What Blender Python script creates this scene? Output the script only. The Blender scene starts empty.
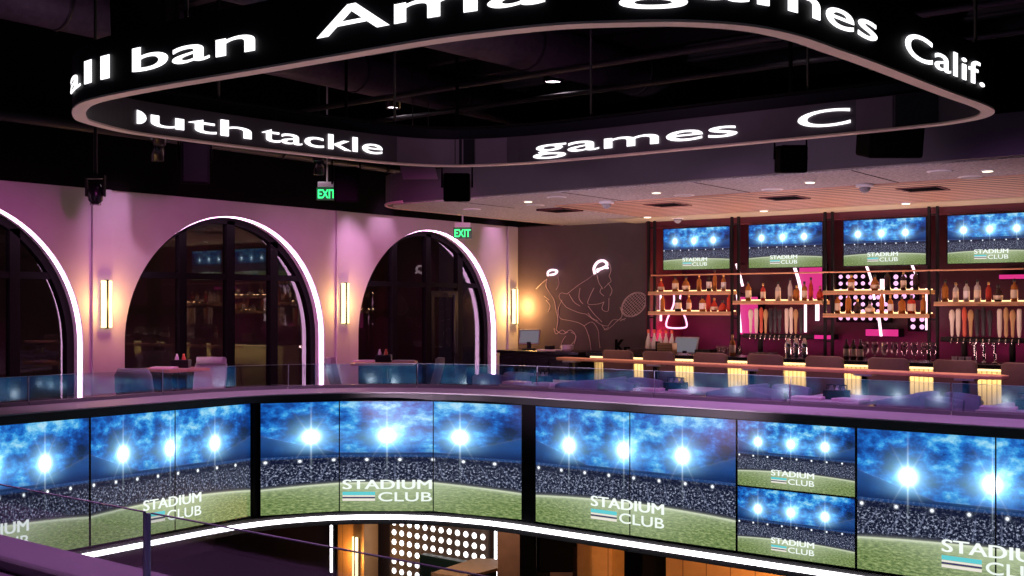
import bpy, bmesh, math, random
from mathutils import Vector, Matrix
random.seed(7)
S = bpy.context.scene
COL = S.collection
PI = math.pi

# ------------------------------------------------------------------ camera, world, exposure
EYE = 1.82
cam_d = bpy.data.cameras.new('camera')
cam = bpy.data.objects.new('camera', cam_d); COL.objects.link(cam)
cam_d.sensor_width = 36.0
cam_d.lens = 1120 / 1024 * 36.0
cam_d.shift_y = 17 / 1024
cam_d.clip_end = 200
cam.location = (0, 0, EYE)
cam.rotation_euler = (PI / 2, 0, math.radians(37.5))
S.camera = cam

W = bpy.data.worlds.new('World'); S.world = W
W.use_nodes = True
bg = W.node_tree.nodes['Background']
bg.inputs[0].default_value = (0.30, 0.16, 0.30, 1)
bg.inputs[1].default_value = 0.02
S.view_settings.view_transform = 'Standard'
S.view_settings.look = 'None'
S.view_settings.gamma = 1.0
S.view_settings.use_curve_mapping = False
S.view_settings.exposure = 0.0


def lamp(name, kind, loc, target, energy, color, size=0.3, sizey=None, spot=60, blend=0.6):
    d = bpy.data.lights.new(name, kind)
    d.energy = energy; d.color = color
    if kind == 'AREA':
        d.shape = 'RECTANGLE'; d.size = size; d.size_y = sizey or size
    elif kind == 'SPOT':
        d.spot_size = math.radians(spot); d.spot_blend = blend; d.shadow_soft_size = size
    else:
        d.shadow_soft_size = size
    o = bpy.data.objects.new(name, d); COL.objects.link(o)
    o.location = loc
    if target is not None:
        v = Vector(target) - Vector(loc)
        o.rotation_euler = v.to_track_quat('-Z', 'Y').to_euler()
    return o


PINK = (1.0, 0.12, 0.70)
# ceiling wash lights, aimed at the arched wall
for x, y, ty in ((-7.5, 4.9, 3.6), (-7.6, 5.6, 6.3), (-7.55, 6.4, 9.0), (-7.5, 7.0, 11.4), (-7.4, 7.5, 14.2)):
    lamp('wall_wash_light', 'SPOT', (x, y, 3.04), (-12.03, ty, 1.75), 225 if ty < 10 else 400, PINK, .08, spot=46 if ty < 10 else 36, blend=.8)
# narrow spots on the haunches of the arches
for (x, y, z), ty in (((-10.6, 7.6, 4.4), 7.85), ((-10.9, 11.5, 3.9), 11.75), ((-11.45, 12.5, 4.3), 12.35), ((-11.45, 15.1, 4.3), 15.15)):
    lamp('pier_spot_light', 'SPOT', (x, y, z), (-12.03, ty, 2.55), 120, (1.0, .46, .90), .04, spot=34, blend=1.0)
# ceiling spots on the balcony and dining area
lamp('balcony_wash_light', 'SPOT', (-5.0, 9.3, 4.5), (-5.6, 10.3, .9), 330, (.85, .36, 1.0), .1, spot=84, blend=.8)
lamp('balcony_wash_light', 'SPOT', (-8.9, 7.2, 4.5), (-9.8, 7.6, .9), 230, (.95, .42, .95), .1, spot=84, blend=.8)
lamp('balcony_wash_light', 'SPOT', (-2.0, 9.3, 4.5), (-2.8, 10.3, .9), 330, (.8, .34, 1.0), .1, spot=84, blend=.8)
# wash over the near ledge
lamp('balcony_wash_light', 'SPOT', (-3.4, 3.4, 4.8), (-3.4, 1.9, .9), 260, (.9, .33, 1.0), .1, spot=60, blend=.8)
# soffit downlights over the drink rail
for x in (-8.2, -6.6, -5.0, -3.4):
    lamp('soffit_down_light', 'SPOT', (x, 12.0, 3.1), (x, 12.3, 1.0), 140, (1.0, .58, .44), .05, spot=62, blend=.9)
# added uplight hidden behind the bar, brightens the soffit underside
lamp('bar_fill_light', 'AREA', (-6.2, 14.55, 1.02), (-6.2, 14.2, 3.2), 100, (1.0, .60, .58), 6.2, .25)
# added fill spots floating in the atrium, brighten the bar soffit from below
for tx in (-9.0, -6.6, -4.2):
    lamp('soffit_fill_light', 'SPOT', (-6.0 + (tx + 6) * .3, 5.4, -.2), (tx, 13.2, 3.2), 800, (.98, .70, .95), .12, spot=30, blend=.7)
# added dim fill lamps that make the black ceiling's ducts show
lamp('ceiling_fill_light', 'SPOT', (-4.7, 6.1, 3.5), (-5.2, 8.0, 5.4), 60, (1.0, .5, .95), .2, spot=150, blend=1.0)
lamp('ceiling_fill_light', 'SPOT', (-9.3, 5.2, 4.0), (-9.6, 6.5, 5.4), 9, (1.0, .5, .95), .2, spot=150, blend=1.0)
# added fill from below that brightens the ring's bottom lip
lamp('ring_lip_fill_light', 'SPOT', (-4.7, 6.1, -3.2), (-4.7, 6.1, 3.1), 420, (1.0, .60, .52), .1, spot=64, blend=.6)
lamp('beyond_fill_light', 'POINT', (-13.6, 10.2, 2.6), None, 4, (1.0, .62, .40), .1)  # added fill behind the arch windows, lifts the brown wall
# lower floor lamps
lamp('lower_lamp', 'POINT', (-7.6, 11.0, -1.0), None, 130, (1.0, .55, .22), .15)
lamp('lower_lamp', 'POINT', (-4.8, 11.2, -1.0), None, 130, (1.0, .50, .18), .15)
lamp('lower_lamp', 'POINT', (-12.0, 13.4, -1.2), None, 90, (1.0, .7, .55), .15)
lamp('lower_lamp', 'POINT', (-13.5, 9.0, -1.2), None, 40, (1.0, .45, .75), .15)


# ------------------------------------------------------------------ node helpers
class Nd:
    """small expression builder over Math nodes"""
    def __init__(self, t, sock): self.t, self.s = t, sock
    def _m(self, op, other=None, third=None):
        n = self.t.nodes.new('ShaderNodeMath'); n.operation = op
        for i, x in enumerate((self, other, third)):
            if x is None: continue
            if isinstance(x, Nd): self.t.links.new(x.s, n.inputs[i])
            else: n.inputs[i].default_value = float(x)
        return Nd(self.t, n.outputs[0])
    def __add__(s, o): return s._m('ADD', o)
    def __sub__(s, o): return s._m('SUBTRACT', o)
    def __mul__(s, o): return s._m('MULTIPLY', o)
    def __truediv__(s, o): return s._m('DIVIDE', o)
    def __neg__(s): return s._m('MULTIPLY', -1.0)
    def abs(s): return s._m('ABSOLUTE')
    def fract(s): return s._m('FRACT')
    def exp(s): return s._m('EXPONENT')
    def pow(s, p): return s._m('POWER', p)
    def lt(s, o): return s._m('LESS_THAN', o)
    def gt(s, o): return s._m('GREATER_THAN', o)
    def max(s, o): return s._m('MAXIMUM', o)
    def min(s, o): return s._m('MINIMUM', o)
    def clamp(s): return s.max(0.0).min(1.0)
    def sqrt(s): return s._m('SQRT')
    def sm(s, a, b):
        n = s.t.nodes.new('ShaderNodeMapRange'); n.interpolation_type = 'SMOOTHSTEP'
        s.t.links.new(s.s, n.inputs[0])
        n.inputs[1].default_value = a; n.inputs[2].default_value = b
        return Nd(s.t, n.outputs[0])


def newmat(name):
    m = bpy.data.materials.new(name); m.use_nodes = True
    t = m.node_tree
    return m, t, t.nodes['Principled BSDF']


def pm(name, color, rough=.5, metal=0.0, vary=.12, scale=8.0, bump=0.0, spec=.5):
    """plain surface with a little procedural unevenness"""
    m, t, p = newmat(name)
    tc = t.nodes.new('ShaderNodeTexCoord')
    nz = t.nodes.new('ShaderNodeTexNoise'); nz.inputs['Scale'].default_value = scale; nz.inputs['Detail'].default_value = 4
    t.links.new(tc.outputs['Object'], nz.inputs['Vector'])
    mx = t.nodes.new('ShaderNodeMix'); mx.data_type = 'RGBA'
    mx.inputs[6].default_value = tuple(c * (1 - vary) for c in color) + (1,)
    mx.inputs[7].default_value = tuple(min(1, c * (1 + vary)) for c in color) + (1,)
    t.links.new(nz.outputs['Fac'], mx.inputs[0])
    t.links.new(mx.outputs[2], p.inputs['Base Color'])
    p.inputs['Roughness'].default_value = rough
    p.inputs['Metallic'].default_value = metal
    p.inputs['Specular IOR Level'].default_value = spec
    if bump:
        b = t.nodes.new('ShaderNodeBump'); b.inputs['Strength'].default_value = bump; b.inputs['Distance'].default_value = .01
        t.links.new(nz.outputs['Fac'], b.inputs['Height']); t.links.new(b.outputs[0], p.inputs['Normal'])
    return m


def em(name, color, strength):
    m, t, p = newmat(name)
    p.inputs['Base Color'].default_value = (.02, .02, .02, 1)
    p.inputs['Emission Color'].default_value = tuple(color) + (1,)
    p.inputs['Emission Strength'].default_value = strength
    return m


def glass_mat(name, ior=1.5, tint=(1, 1, 1), rough=0.0):
    m = bpy.data.materials.new(name); m.use_nodes = True
    t = m.node_tree; t.nodes.clear()
    out = t.nodes.new('ShaderNodeOutputMaterial')
    tr = t.nodes.new('ShaderNodeBsdfTransparent'); tr.inputs[0].default_value = tuple(tint) + (1,)
    gl = t.nodes.new('ShaderNodeBsdfGlossy'); gl.inputs['Roughness'].default_value = rough
    ge = t.nodes.new('ShaderNodeNewGeometry')
    dt = t.nodes.new('ShaderNodeVectorMath'); dt.operation = 'DOT_PRODUCT'
    t.links.new(ge.outputs['Normal'], dt.inputs[0]); t.links.new(ge.outputs['Incoming'], dt.inputs[1])
    r0 = ((ior - 1) / (ior + 1)) ** 2
    fr = (Nd(t, dt.outputs['Value']).abs() * -1.0 + 1.0).pow(5.0) * (1 - r0) + r0      # thin sheet, same from both sides
    mx = t.nodes.new('ShaderNodeMixShader')
    t.links.new(fr.s, mx.inputs[0]); t.links.new(tr.outputs[0], mx.inputs[1]); t.links.new(gl.outputs[0], mx.inputs[2])
    t.links.new(mx.outputs[0], out.inputs[0])
    return m


def stripes_mat(name, c1, c2, axis, period, width, rough=.5, noise=.15):
    """boards or slats along one object axis: c1 boards, c2 gaps"""
    m, t, p = newmat(name)
    tc = t.nodes.new('ShaderNodeTexCoord'); sp = t.nodes.new('ShaderNodeSeparateXYZ')
    t.links.new(tc.outputs['Object'], sp.inputs[0])
    v = (Nd(t, sp.outputs[axis]) / period).fract()
    g = v.lt(width)
    nz = t.nodes.new('ShaderNodeTexNoise'); nz.inputs['Scale'].default_value = 6
    t.links.new(tc.outputs['Object'], nz.inputs['Vector'])
    a = t.nodes.new('ShaderNodeMix'); a.data_type = 'RGBA'
    a.inputs[6].default_value = tuple(c * (1 - noise) for c in c1) + (1,); a.inputs[7].default_value = tuple(c * (1 + noise) for c in c1) + (1,)
    t.links.new(nz.outputs['Fac'], a.inputs[0])
    b = t.nodes.new('ShaderNodeMix'); b.data_type = 'RGBA'
    t.links.new(g.s, b.inputs[0]); t.links.new(a.outputs[2], b.inputs[6]); b.inputs[7].default_value = tuple(c2) + (1,)
    t.links.new(b.outputs[2], p.inputs['Base Color'])
    p.inputs['Roughness'].default_value = rough
    return m


def speckle_mat(name, c1, c2, scale, rough=.8):
    m, t, p = newmat(name)
    tc = t.nodes.new('ShaderNodeTexCoord')
    nz = t.nodes.new('ShaderNodeTexNoise'); nz.inputs['Scale'].default_value = scale; nz.inputs['Detail'].default_value = 6; nz.inputs['Roughness'].default_value = .8
    t.links.new(tc.outputs['Object'], nz.inputs['Vector'])
    r = t.nodes.new('ShaderNodeValToRGB')
    r.color_ramp.elements[0].position = .38; r.color_ramp.elements[0].color = tuple(c1) + (1,)
    r.color_ramp.elements[1].position = .62; r.color_ramp.elements[1].color = tuple(c2) + (1,)
    t.links.new(nz.outputs['Fac'], r.inputs[0]); t.links.new(r.outputs[0], p.inputs['Base Color'])
    p.inputs['Roughness'].default_value = rough
    return m


def screen_mat(name, strength=1.0):
    """what the screens show: a floodlit stadium under a cloudy evening sky, drawn from the picture's own u, v"""
    m, t, p = newmat(name)
    uvn = t.nodes.new('ShaderNodeUVMap'); uvn.uv_map = 'picture'
    sp = t.nodes.new('ShaderNodeSeparateXYZ'); t.links.new(uvn.outputs[0], sp.inputs[0])
    u, v = Nd(t, sp.outputs[0]), Nd(t, sp.outputs[1])
    A = 1.9
    du = u - .5
    def noise(sx, sy, scale, det=5, rough=.6, off=0.0):
        c = t.nodes.new('ShaderNodeCombineXYZ')
        t.links.new((u * sx).s, c.inputs[0]); t.links.new((v * sy + off).s, c.inputs[1])
        n = t.nodes.new('ShaderNodeTexNoise'); n.inputs['Scale'].default_value = scale
        n.inputs['Detail'].default_value = det; n.inputs['Roughness'].default_value = rough
        t.links.new(c.outputs[0], n.inputs['Vector'])
        return Nd(t, n.outputs['Fac'])
    def ramp(f, stops):
        r = t.nodes.new('ShaderNodeValToRGB'); t.links.new(f.s, r.inputs[0])
        e = r.color_ramp.elements
        while len(e) < len(stops): e.new(.5)
        for i, (pos, col) in enumerate(stops): e[i].position = pos; e[i].color = tuple(col) + (1,)
        return r.outputs[0]
    def mix(f, a, b, mode='MIX'):
        n = t.nodes.new('ShaderNodeMix'); n.data_type = 'RGBA'; n.blend_type = mode
        if isinstance(f, Nd): t.links.new(f.s, n.inputs[0])
        else: n.inputs[0].default_value = f
        for i, x in ((6, a), (7, b)):
            if isinstance(x, tuple): n.inputs[i].default_value = x + (1,)
            else: t.links.new(x, n.inputs[i])
        return n.outputs[2]
    # sky
    cl = (noise(1.9, 1.45, 3.6, 8, .66, 3.7) - .5) * 1.35 + .5
    up = v.sm(.62, 1.0)
    cf = cl + up * .05 - du * du * .45
    sky = ramp(cf, [(.28, (.001, .010, .055)), (.42, (.003, .045, .26)), (.51, (.008, .14, .56)), (.58, (.035, .33, .76)), (.66, (.22, .60, .86)), (.80, (.66, .86, .95))])
    low = (v.sm(.50, .62) * -1.0 + 1.0)
    sky = mix((low * .7).clamp(), sky, (.003, .06, .34))
    # bright haze round the floodlights
    glow = None; spike = None; core = None
    for fu in (.185, .47, .755):
        dx = (u - fu) * A; dy = v - .685
        d2 = dx * dx + dy * dy
        g = (d2 * -46.0).exp() * .75 + (d2 * -170.0).exp() * 1.1
        c = (d2 * -560.0).exp() * 5.0
        sv = (dx.abs() * -240.0).exp() * ((dy.abs() * -9.0).exp()) * 1.6
        dg = ((dx + dy * .55).abs() * -170.0).exp() * (d2.sqrt() * -13.0).exp() * .8
        dg2 = ((dx - dy * .55).abs() * -170.0).exp() * (d2.sqrt() * -13.0).exp() * .8
        s_ = sv + dg + dg2
        glow = g if glow is None else glow + g
        spike = s_ if spike is None else spike + s_
        core = c if core is None else core + c
    # dark stand roofs rising to both sides
    side = ((du.abs() - .22) / .28).clamp()
    roof = (v - side * .17).lt(.535)
    hz = noise(8.0, 2.0, 6.0, 3)
    tier = mix((v.sm(.50, .62)).clamp(), (.003, .012, .06), (.006, .05, .22))
    sky = mix(roof * .85, sky, tier)
    rl = ((v - side * .17 - .538).abs() * -220.0).exp() * .12
    # crowd
    cr = noise(1.9 * 46, 46, 1.15, 2, .8)
    cw = ramp(cr, [(.44, (.003, .005, .018)), (.54, (.028, .034, .075)), (.68, (.46, .52, .70))])
    aisle = ((u * 11.0 + (v - .35) * du * 9.0).fract() - .5).abs().lt(.035) * .25
    cw = mix(aisle, cw, (.25, .30, .48))
    crowd = v.lt(.515)
    cw = mix((v.sm(.488, .495) * .75).clamp(), cw, (.012, .07, .26))
    pic = mix(crowd, sky, cw)
    band = ((v - .468) * (v - .468) * -1400.0).exp() * .93
    pic = mix(band.clamp(), pic, (.003, .006, .03))
    lx = ((u * 8.0 + .35).fract() - .5) * (A / 8.0); ly = v - .47
    dots = ((lx * lx + ly * ly) * -9000.0).exp() * 2.2
    # field
    fld_top = (du * du) * -.14 + .268
    gn = noise(1.9 * 5, 16, 5.0, 6, .7)
    grass = ramp(gn, [(.36, (.055, .10, .028)), (.50, (.16, .24, .075)), (.64, (.38, .46, .20))])
    grass = mix(((v.sm(.10, .27)) * .25 + (du * du * -16.0).exp() * .45 * (v.sm(-.10, .2))).clamp(), grass, (.58, .68, .46))
    fmask = (v - fld_top).lt(0.0)
    pic = mix(fmask, pic, grass)
    board = ((v - fld_top - .012).abs()).lt(.012)
    pic = mix(board * .9, pic, (.006, .008, .03))
    line = ((v - fld_top + .008).abs() * -120.0).exp() * .8
    pic = mix(line.clamp(), pic, (.78, .84, .66))
    # add the lights
    def add(f, base, col):
        n = t.nodes.new('ShaderNodeMix'); n.data_type = 'RGBA'; n.blend_type = 'ADD'; n.inputs[0].default_value = 1.0
        k = t.nodes.new('ShaderNodeMix'); k.data_type = 'RGBA'; k.blend_type = 'MIX'
        k.clamp_factor = False
        t.links.new(f.s, k.inputs[0]); k.inputs[6].default_value = (0, 0, 0, 1); k.inputs[7].default_value = tuple(col) + (1,)
        t.links.new(base, n.inputs[6]); t.links.new(k.outputs[2], n.inputs[7])
        return n.outputs[2]
    over = v.sm(.49, .58)
    glow = glow + ((v - .67) * (v - .67) * -150.0).exp() * .22 * (du * du * -9.0).exp()
    pic = add(glow * over, pic, (.30, .68, .95))
    pic = add(spike, pic, (.75, .92, 1.0))
    pic = add(core, pic, (1, 1, 1))
    pic = add(dots + rl * .4, pic, (.85, .92, 1.0))
    p.inputs['Base Color'].default_value = (.004, .004, .005, 1)
    p.inputs['Roughness'].default_value = .35
    t.links.new(pic, p.inputs['Emission Color'])
    p.inputs['Emission Strength'].default_value = strength
    return m


M = dict(
    plaster=pm('plaster', (.62, .60, .60), .85, 0, .10, 3.0, .15),
    dark_plaster=pm('dark_plaster', (.115, .085, .095), .9, 0, .18, 5.0, .2),
    black=pm('black_metal', (.007, .006, .007), .5, 0, .1, spec=.25),
    black_gloss=pm('black_gloss', (.012, .011, .014), .25, 0, .1),
    near_black=pm('black_paint', (.005, .004, .005), .95, 0, .2, spec=.1),
    duct=pm('duct_wrap', (.07, .052, .066), .6, 0, .5, 14.0, .9),
    steel=pm('dark_steel', (.025, .021, .025), .5, .3, .2, 10),
    chrome=pm('chrome', (.75, .74, .74), .18, 1, .05),
    ledge=pm('ledge_laminate', (.50, .47, .50), .55, 0, .10, 2.5),
    fascia=pm('fascia_black', (.009, .007, .009), .5, 0, .2),
    tile=pm('floor_tile', (.16, .14, .15), .5, 0, .2, 1.5),
    speaker_black=pm('speaker_black', (.003, .0025, .003), .8, 0, .1, spec=.05),
    acoustic=speckle_mat('acoustic_panel', (.20, .18, .185), (.50, .46, .47), 26.0),
    slat=stripes_mat('wood_slats', (.58, .34, .24), (.08, .04, .035), 1, .20, .42, .6),
    drywall=pm('cream_drywall', (.46, .40, .26), .8, 0, .06),
    wine=pm('wine_red_paint', (.12, .018, .03), .6, 0, .2),
    wine_wall=pm('wine_back_wall', (.055, .009, .026), .45, 0, .3, 4),
    shelf=pm('shelf_oak', (.50, .30, .14), .5, 0, .2, 12),
    rail_wood=pm('copper_oak', (.72, .35, .20), .4, 0, .15, 10),
    flute=stripes_mat('fluted_pale_wood', (.62, .50, .30), (.30, .22, .11), 0, .055, .25, .6),
    orange_wood=stripes_mat('orange_pine', (.62, .32, .12), (.25, .11, .04), 0, .32, .04, .5),
    brown_wood=pm('brown_wood', (.20, .10, .05), .5, 0, .3, 5),
    fabric=pm('grey_fabric', (.36, .34, .37), .9, 0, .12, 30),
    fabric_dark=pm('charcoal_fabric', (.20, .18, .27), .9, 0, .12, 30),
    brown_leather=pm('brown_leather', (.14, .075, .065), .55, 0, .15, 20),
    menu=pm('menu_card', (.86, .58, .72), .6, 0, .05),
    lip=pm('halo_lip', (.74, .54, .48), .5, .0, .15, 4),
    led_black=pm('led_face_black', (.007, .006, .010), .6, 0, .1, spec=.2),
    led_purple=pm('led_face_purple', (.055, .04, .055), .5, 0, .12),
    led_painted_reflection=pm('led_face_painted_reflection', (.13, .085, .13), .5, 0, .12),  # wall reflection on switched-off modules, put into their colour
    white_plastic=pm('white_plastic', (.72, .70, .70), .5, 0, .04),
    tag_grey=pm('grey_plastic', (.30, .29, .30), .5, 0, .05),
    kraft=pm('kraft_card', (.58, .42, .22), .7, 0, .1),
    amber=pm('amber_spirit', (.42, .15, .03), .12, 0, .2, 20),
    red_spirit=pm('red_spirit', (.50, .05, .03), .15, 0, .2, 20),
    clear_spirit=pm('clear_spirit', (.55, .50, .44), .12, 0, .15, 20),
    green_spirit=pm('green_bottle', (.05, .09, .04), .12, 0, .2, 20),
    dark_spirit=pm('dark_bottle', (.04, .022, .02), .12, 0, .2, 20),
    label_cream=pm('label_cream', (.72, .60, .42), .7, 0, .08),
    label_white=pm('label_white', (.80, .76, .70), .7, 0, .05),
    cap_black=pm('cap_black', (.02, .02, .02), .4),
    cap_gold=pm('cap_gold', (.60, .40, .15), .3, .7),
    tap_white=pm('tap_cream', (.75, .66, .52), .4), tap_red=pm('tap_red', (.60, .10, .05), .4),
    tap_black=pm('tap_black', (.03, .025, .03), .4), tap_wood=pm('tap_wood', (.50, .30, .12), .4),
    glass=glass_mat('clear_glass', 1.95, (.93, .94, .96), .055), window_glass=glass_mat('window_glass', 1.75, (.82, .80, .82)),
    tumbler=glass_mat('tumbler_glass', 1.9, (.86, .84, .84)),
    glass_edge=pm('glass_edge', (.42, .46, .55), .3),
    screen=screen_mat('stadium_picture', 1.0),
    white_text=em('lit_white_lettering', (1, .98, 1), 1.8),
    logo_white=em('logo_white', (.92, 1.0, .95), 1.0), logo_teal=em('logo_teal', (.12, .62, .66), 1.0), logo_navy=em('logo_navy', (.05, .03, .14), 1.0),
    logo_pale=em('logo_pale', (.85, .80, .72), 1.0),
    arch_led=em('arch_led', (1.0, .54, .92), 9.0),
    strip_led=em('strip_led', (1.0, .95, 1.0), 5.0),
    sconce_led=em('sconce_led', (1.0, .72, .34), 3.0),
    neon_white=em('neon_white', (1.0, .70, .82), 2.2), neon_pink=em('neon_pink', (1.0, .45, .72), 2.2), neon_violet=em('neon_violet', (.85, .60, 1.0), 4.0),
    magenta_glow=em('magenta_glow', (.85, .03, .28), .8),
    bulb=em('bulb_white', (1.0, .52, .90), 1.25), bulb_cool=em('bulb_cool', (1.0, .95, .95), 4.0),
    lens=em('downlight_lens', (1.0, .82, .95), 9.0), lens_warm=em('downlight_warm', (1.0, .86, .62), 3.0),
    exit_green=em('exit_green', (.03, 1.0, .22), 2.6), exit_face=em('exit_face', (.02, .10, .05), .5),
    chalk=pm('chalk_line', (.80, .62, .60), .9, 0, .2, 20),
    mural_pale=pm('mural_pale', (.28, .20, .20), .9, 0, .2, 20),
    warm_strip=em('warm_strip', (1.0, .66, .32), 2.2),
    till_screen=em('till_screen', (.62, .60, .72), .22),
)


# ------------------------------------------------------------------ mesh helpers
class MB:
    def __init__(self): self.v, self.f, self.m, self.sm, self.mats, self.cur = [], [], [], [], [], 0
    def mat(self, m):
        if m not in self.mats: self.mats.append(m)
        self.cur = self.mats.index(m); return self
    def face(self, idx, smooth=False): self.f.append(idx); self.m.append(self.cur); self.sm.append(smooth)
    def quad(self, a, b, c, d): n = len(self.v); self.v += [a, b, c, d]; self.face((n, n + 1, n + 2, n + 3))
    def box(self, x0, x1, y0, y1, z0, z1, rot=0, about=None):
        n = len(self.v)
        P = [(x0, y0, z0), (x1, y0, z0), (x1, y1, z0), (x0, y1, z0), (x0, y0, z1), (x1, y0, z1), (x1, y1, z1), (x0, y1, z1)]
        if rot:
            cx, cy = about or ((x0 + x1) / 2, (y0 + y1) / 2); c, s = math.cos(rot), math.sin(rot)
            P = [(cx + (x - cx) * c - (y - cy) * s, cy + (x - cx) * s + (y - cy) * c, z) for x, y, z in P]
        self.v += P
        for q in ((0, 3, 2, 1), (4, 5, 6, 7), (0, 1, 5, 4), (1, 2, 6, 5), (2, 3, 7, 6), (3, 0, 4, 7)): self.face(tuple(n + i for i in q))
        return self
    def lathe(self, prof, cx=0, cy=0, z=0, n=20, sx=1, sy=1, cap=True):
        b = len(self.v)
        for r, h in prof:
            for k in range(n):
                a = 2 * PI * k / n; self.v.append((cx + r * sx * math.cos(a), cy + r * sy * math.sin(a), z + h))
        for i in range(len(prof) - 1):
            for k in range(n):
                self.face((b + i * n + k, b + i * n + (k + 1) % n, b + (i + 1) * n + (k + 1) % n, b + (i + 1) * n + k), True)
        if cap:
            self.face(tuple(b + k for k in reversed(range(n))))
            e = b + (len(prof) - 1) * n; self.face(tuple(e + k for k in range(n)))
        return self
    def tube(self, pts, r, n=8, closed=False, flat=None):
        """round tube along a polyline"""
        pts = [Vector(p) for p in pts]; N = len(pts); b = len(self.v)
        prev = None
        for i, p in enumerate(pts):
            a = pts[i - 1] if (i > 0 or closed) else p
            c = pts[(i + 1) % N] if (i < N - 1 or closed) else p
            t = (c - a).normalized()
            if prev is None:
                up = Vector((0, 0, 1)) if abs(t.z) < .9 else Vector((1, 0, 0))
                nrm = up.cross(t).normalized()
            else:
                nrm = (prev - t * prev.dot(t)); nrm = nrm.normalized() if nrm.length > 1e-6 else prev
            prev = nrm; bi = t.cross(nrm)
            rr = r[i] if isinstance(r, (list, tuple)) else r
            for k in range(n):
                an = 2 * PI * k / n + PI / n
                self.v.append(tuple(p + (nrm * math.cos(an) + bi * math.sin(an)) * rr))
        for i in range(N if closed else N - 1):
            for k in range(n):
                j = (i + 1) % N
                self.face((b + i * n + k, b + j * n + k, b + j * n + (k + 1) % n, b + i * n + (k + 1) % n), n > 4)
        if not closed:
            self.face(tuple(b + k for k in range(n))); self.face(tuple(b + (N - 1) * n + k for k in reversed(range(n))))
        return self
    def prism(self, poly, z0, z1):
        n = len(poly); b = len(self.v)
        self.v += [(x, y, z0) for x, y in poly] + [(x, y, z1) for x, y in poly]
        self.face(tuple(b + i for i in reversed(range(n)))); self.face(tuple(b + n + i for i in range(n)))
        for i in range(n): j = (i + 1) % n; self.face((b + i, b + j, b + n + j, b + n + i))
        return self
    def sweep(self, path, prof, closed=False):
        """path: [(x, y, nx, ny)] with n pointing to the OUTSIDE; prof: closed polygon of (d, z)"""
        b = len(self.v); k = len(prof); N = len(path)
        for x, y, nx, ny in path:
            for d, z in prof: self.v.append((x + nx * d, y + ny * d, z))
        for i in range(N if closed else N - 1):
            j = (i + 1) % N
            for q in range(k): w = (q + 1) % k; self.face((b + i * k + q, b + j * k + q, b + j * k + w, b + i * k + w))
        if not closed:
            self.face(tuple(b + q for q in range(k))); self.face(tuple(b + (N - 1) * k + q for q in reversed(range(k))))
        return self
    def mesh(self, name, mat=None):
        me = bpy.data.meshes.new(name); me.from_pydata(self.v, [], self.f)
        for mt in (self.mats or [mat]): me.materials.append(mt)
        me.polygons.foreach_set('material_index', self.m if self.mats else [0] * len(self.f))
        me.polygons.foreach_set('use_smooth', self.sm)
        bm = bmesh.new(); bm.from_mesh(me); bmesh.ops.recalc_face_normals(bm, faces=bm.faces[:]); bm.to_mesh(me); bm.free()
        me.update()
        return me
    def build(self, name, mat=None, parent=None, bevel=0, loc=None):
        o = bpy.data.objects.new(name, self.mesh(name, mat)); COL.objects.link(o)
        if parent: o.parent = parent
        if loc: o.location = loc
        if bevel:
            md = o.modifiers.new('soft_edges', 'BEVEL'); md.width = bevel; md.segments = 2; md.limit_method = 'ANGLE'
        return o


def tag(o, label, cat, group=None, kind=None):
    o['label'] = label; o['category'] = cat
    if group: o['group'] = group
    if kind: o['kind'] = kind
    return o


def thing(name, label, cat, loc=(0, 0, 0), rz=0, group=None):
    o = bpy.data.objects.new(name, None); COL.objects.link(o)
    o.empty_display_size = .1
    o.location = loc; o.rotation_euler = (0, 0, rz)
    return tag(o, label, cat, group)


def struct(o): o['kind'] = 'structure'; return o


def copy_tree(o, parent=None):
    c = o.copy(); COL.objects.link(c); c.parent = parent
    for ch in o.children: copy_tree(ch, c)
    return c


def text_mesh(body, offset=.0, res=6):
    cu = bpy.data.curves.new('lettering', 'FONT'); cu.body = body; cu.offset = offset; cu.resolution_u = res; cu.fill_mode = 'BOTH'
    o = bpy.data.objects.new('lettering', cu)
    COL.objects.link(o)
    dg = bpy.context.evaluated_depsgraph_get(); dg.update()
    me = bpy.data.meshes.new_from_object(o.evaluated_get(dg))
    bpy.data.objects.remove(o)
    bm = bmesh.new(); bm.from_mesh(me)
    V = [tuple(v.co) for v in bm.verts]; idx = {v: i for i, v in enumerate(bm.verts)}
    Fc = [tuple(idx[v] for v in f.verts) for f in bm.faces]
    bm.free(); bpy.data.meshes.remove(me)
    return V, Fc


def add_text(mb, body, fn, x0, x1, z0, cap, offset=.012):
    """fit a word between x0 and x1 with capital height cap; fn maps (x, z, depth) to a point. Letters get a small thickness."""
    V, Fc = text_mesh(body, offset)
    xa, xb = min(v[0] for v in V), max(v[0] for v in V)
    k = (x1 - x0) / (xb - xa); kz = cap / .729
    for dep, flip in ((0.0, False), (1.0, True)):
        b = len(mb.v)
        mb.v += [fn(x0 + (v[0] - xa) * k, z0 + v[1] * kz, dep) for v in V]
        for f in Fc: mb.face(tuple(b + i for i in f))


# ------------------------------------------------------------------ setting
XW, YB, ZC = -12.03, 15.85, 3.2       # arched wall, mural wall, soffit height
REV = .20                              # depth of the arch reveals
ARCH = [(5.73, 1.66), (9.58, 1.64), (13.57, 1.67)]   # centre, radius
SPRING = 1.36

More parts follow.
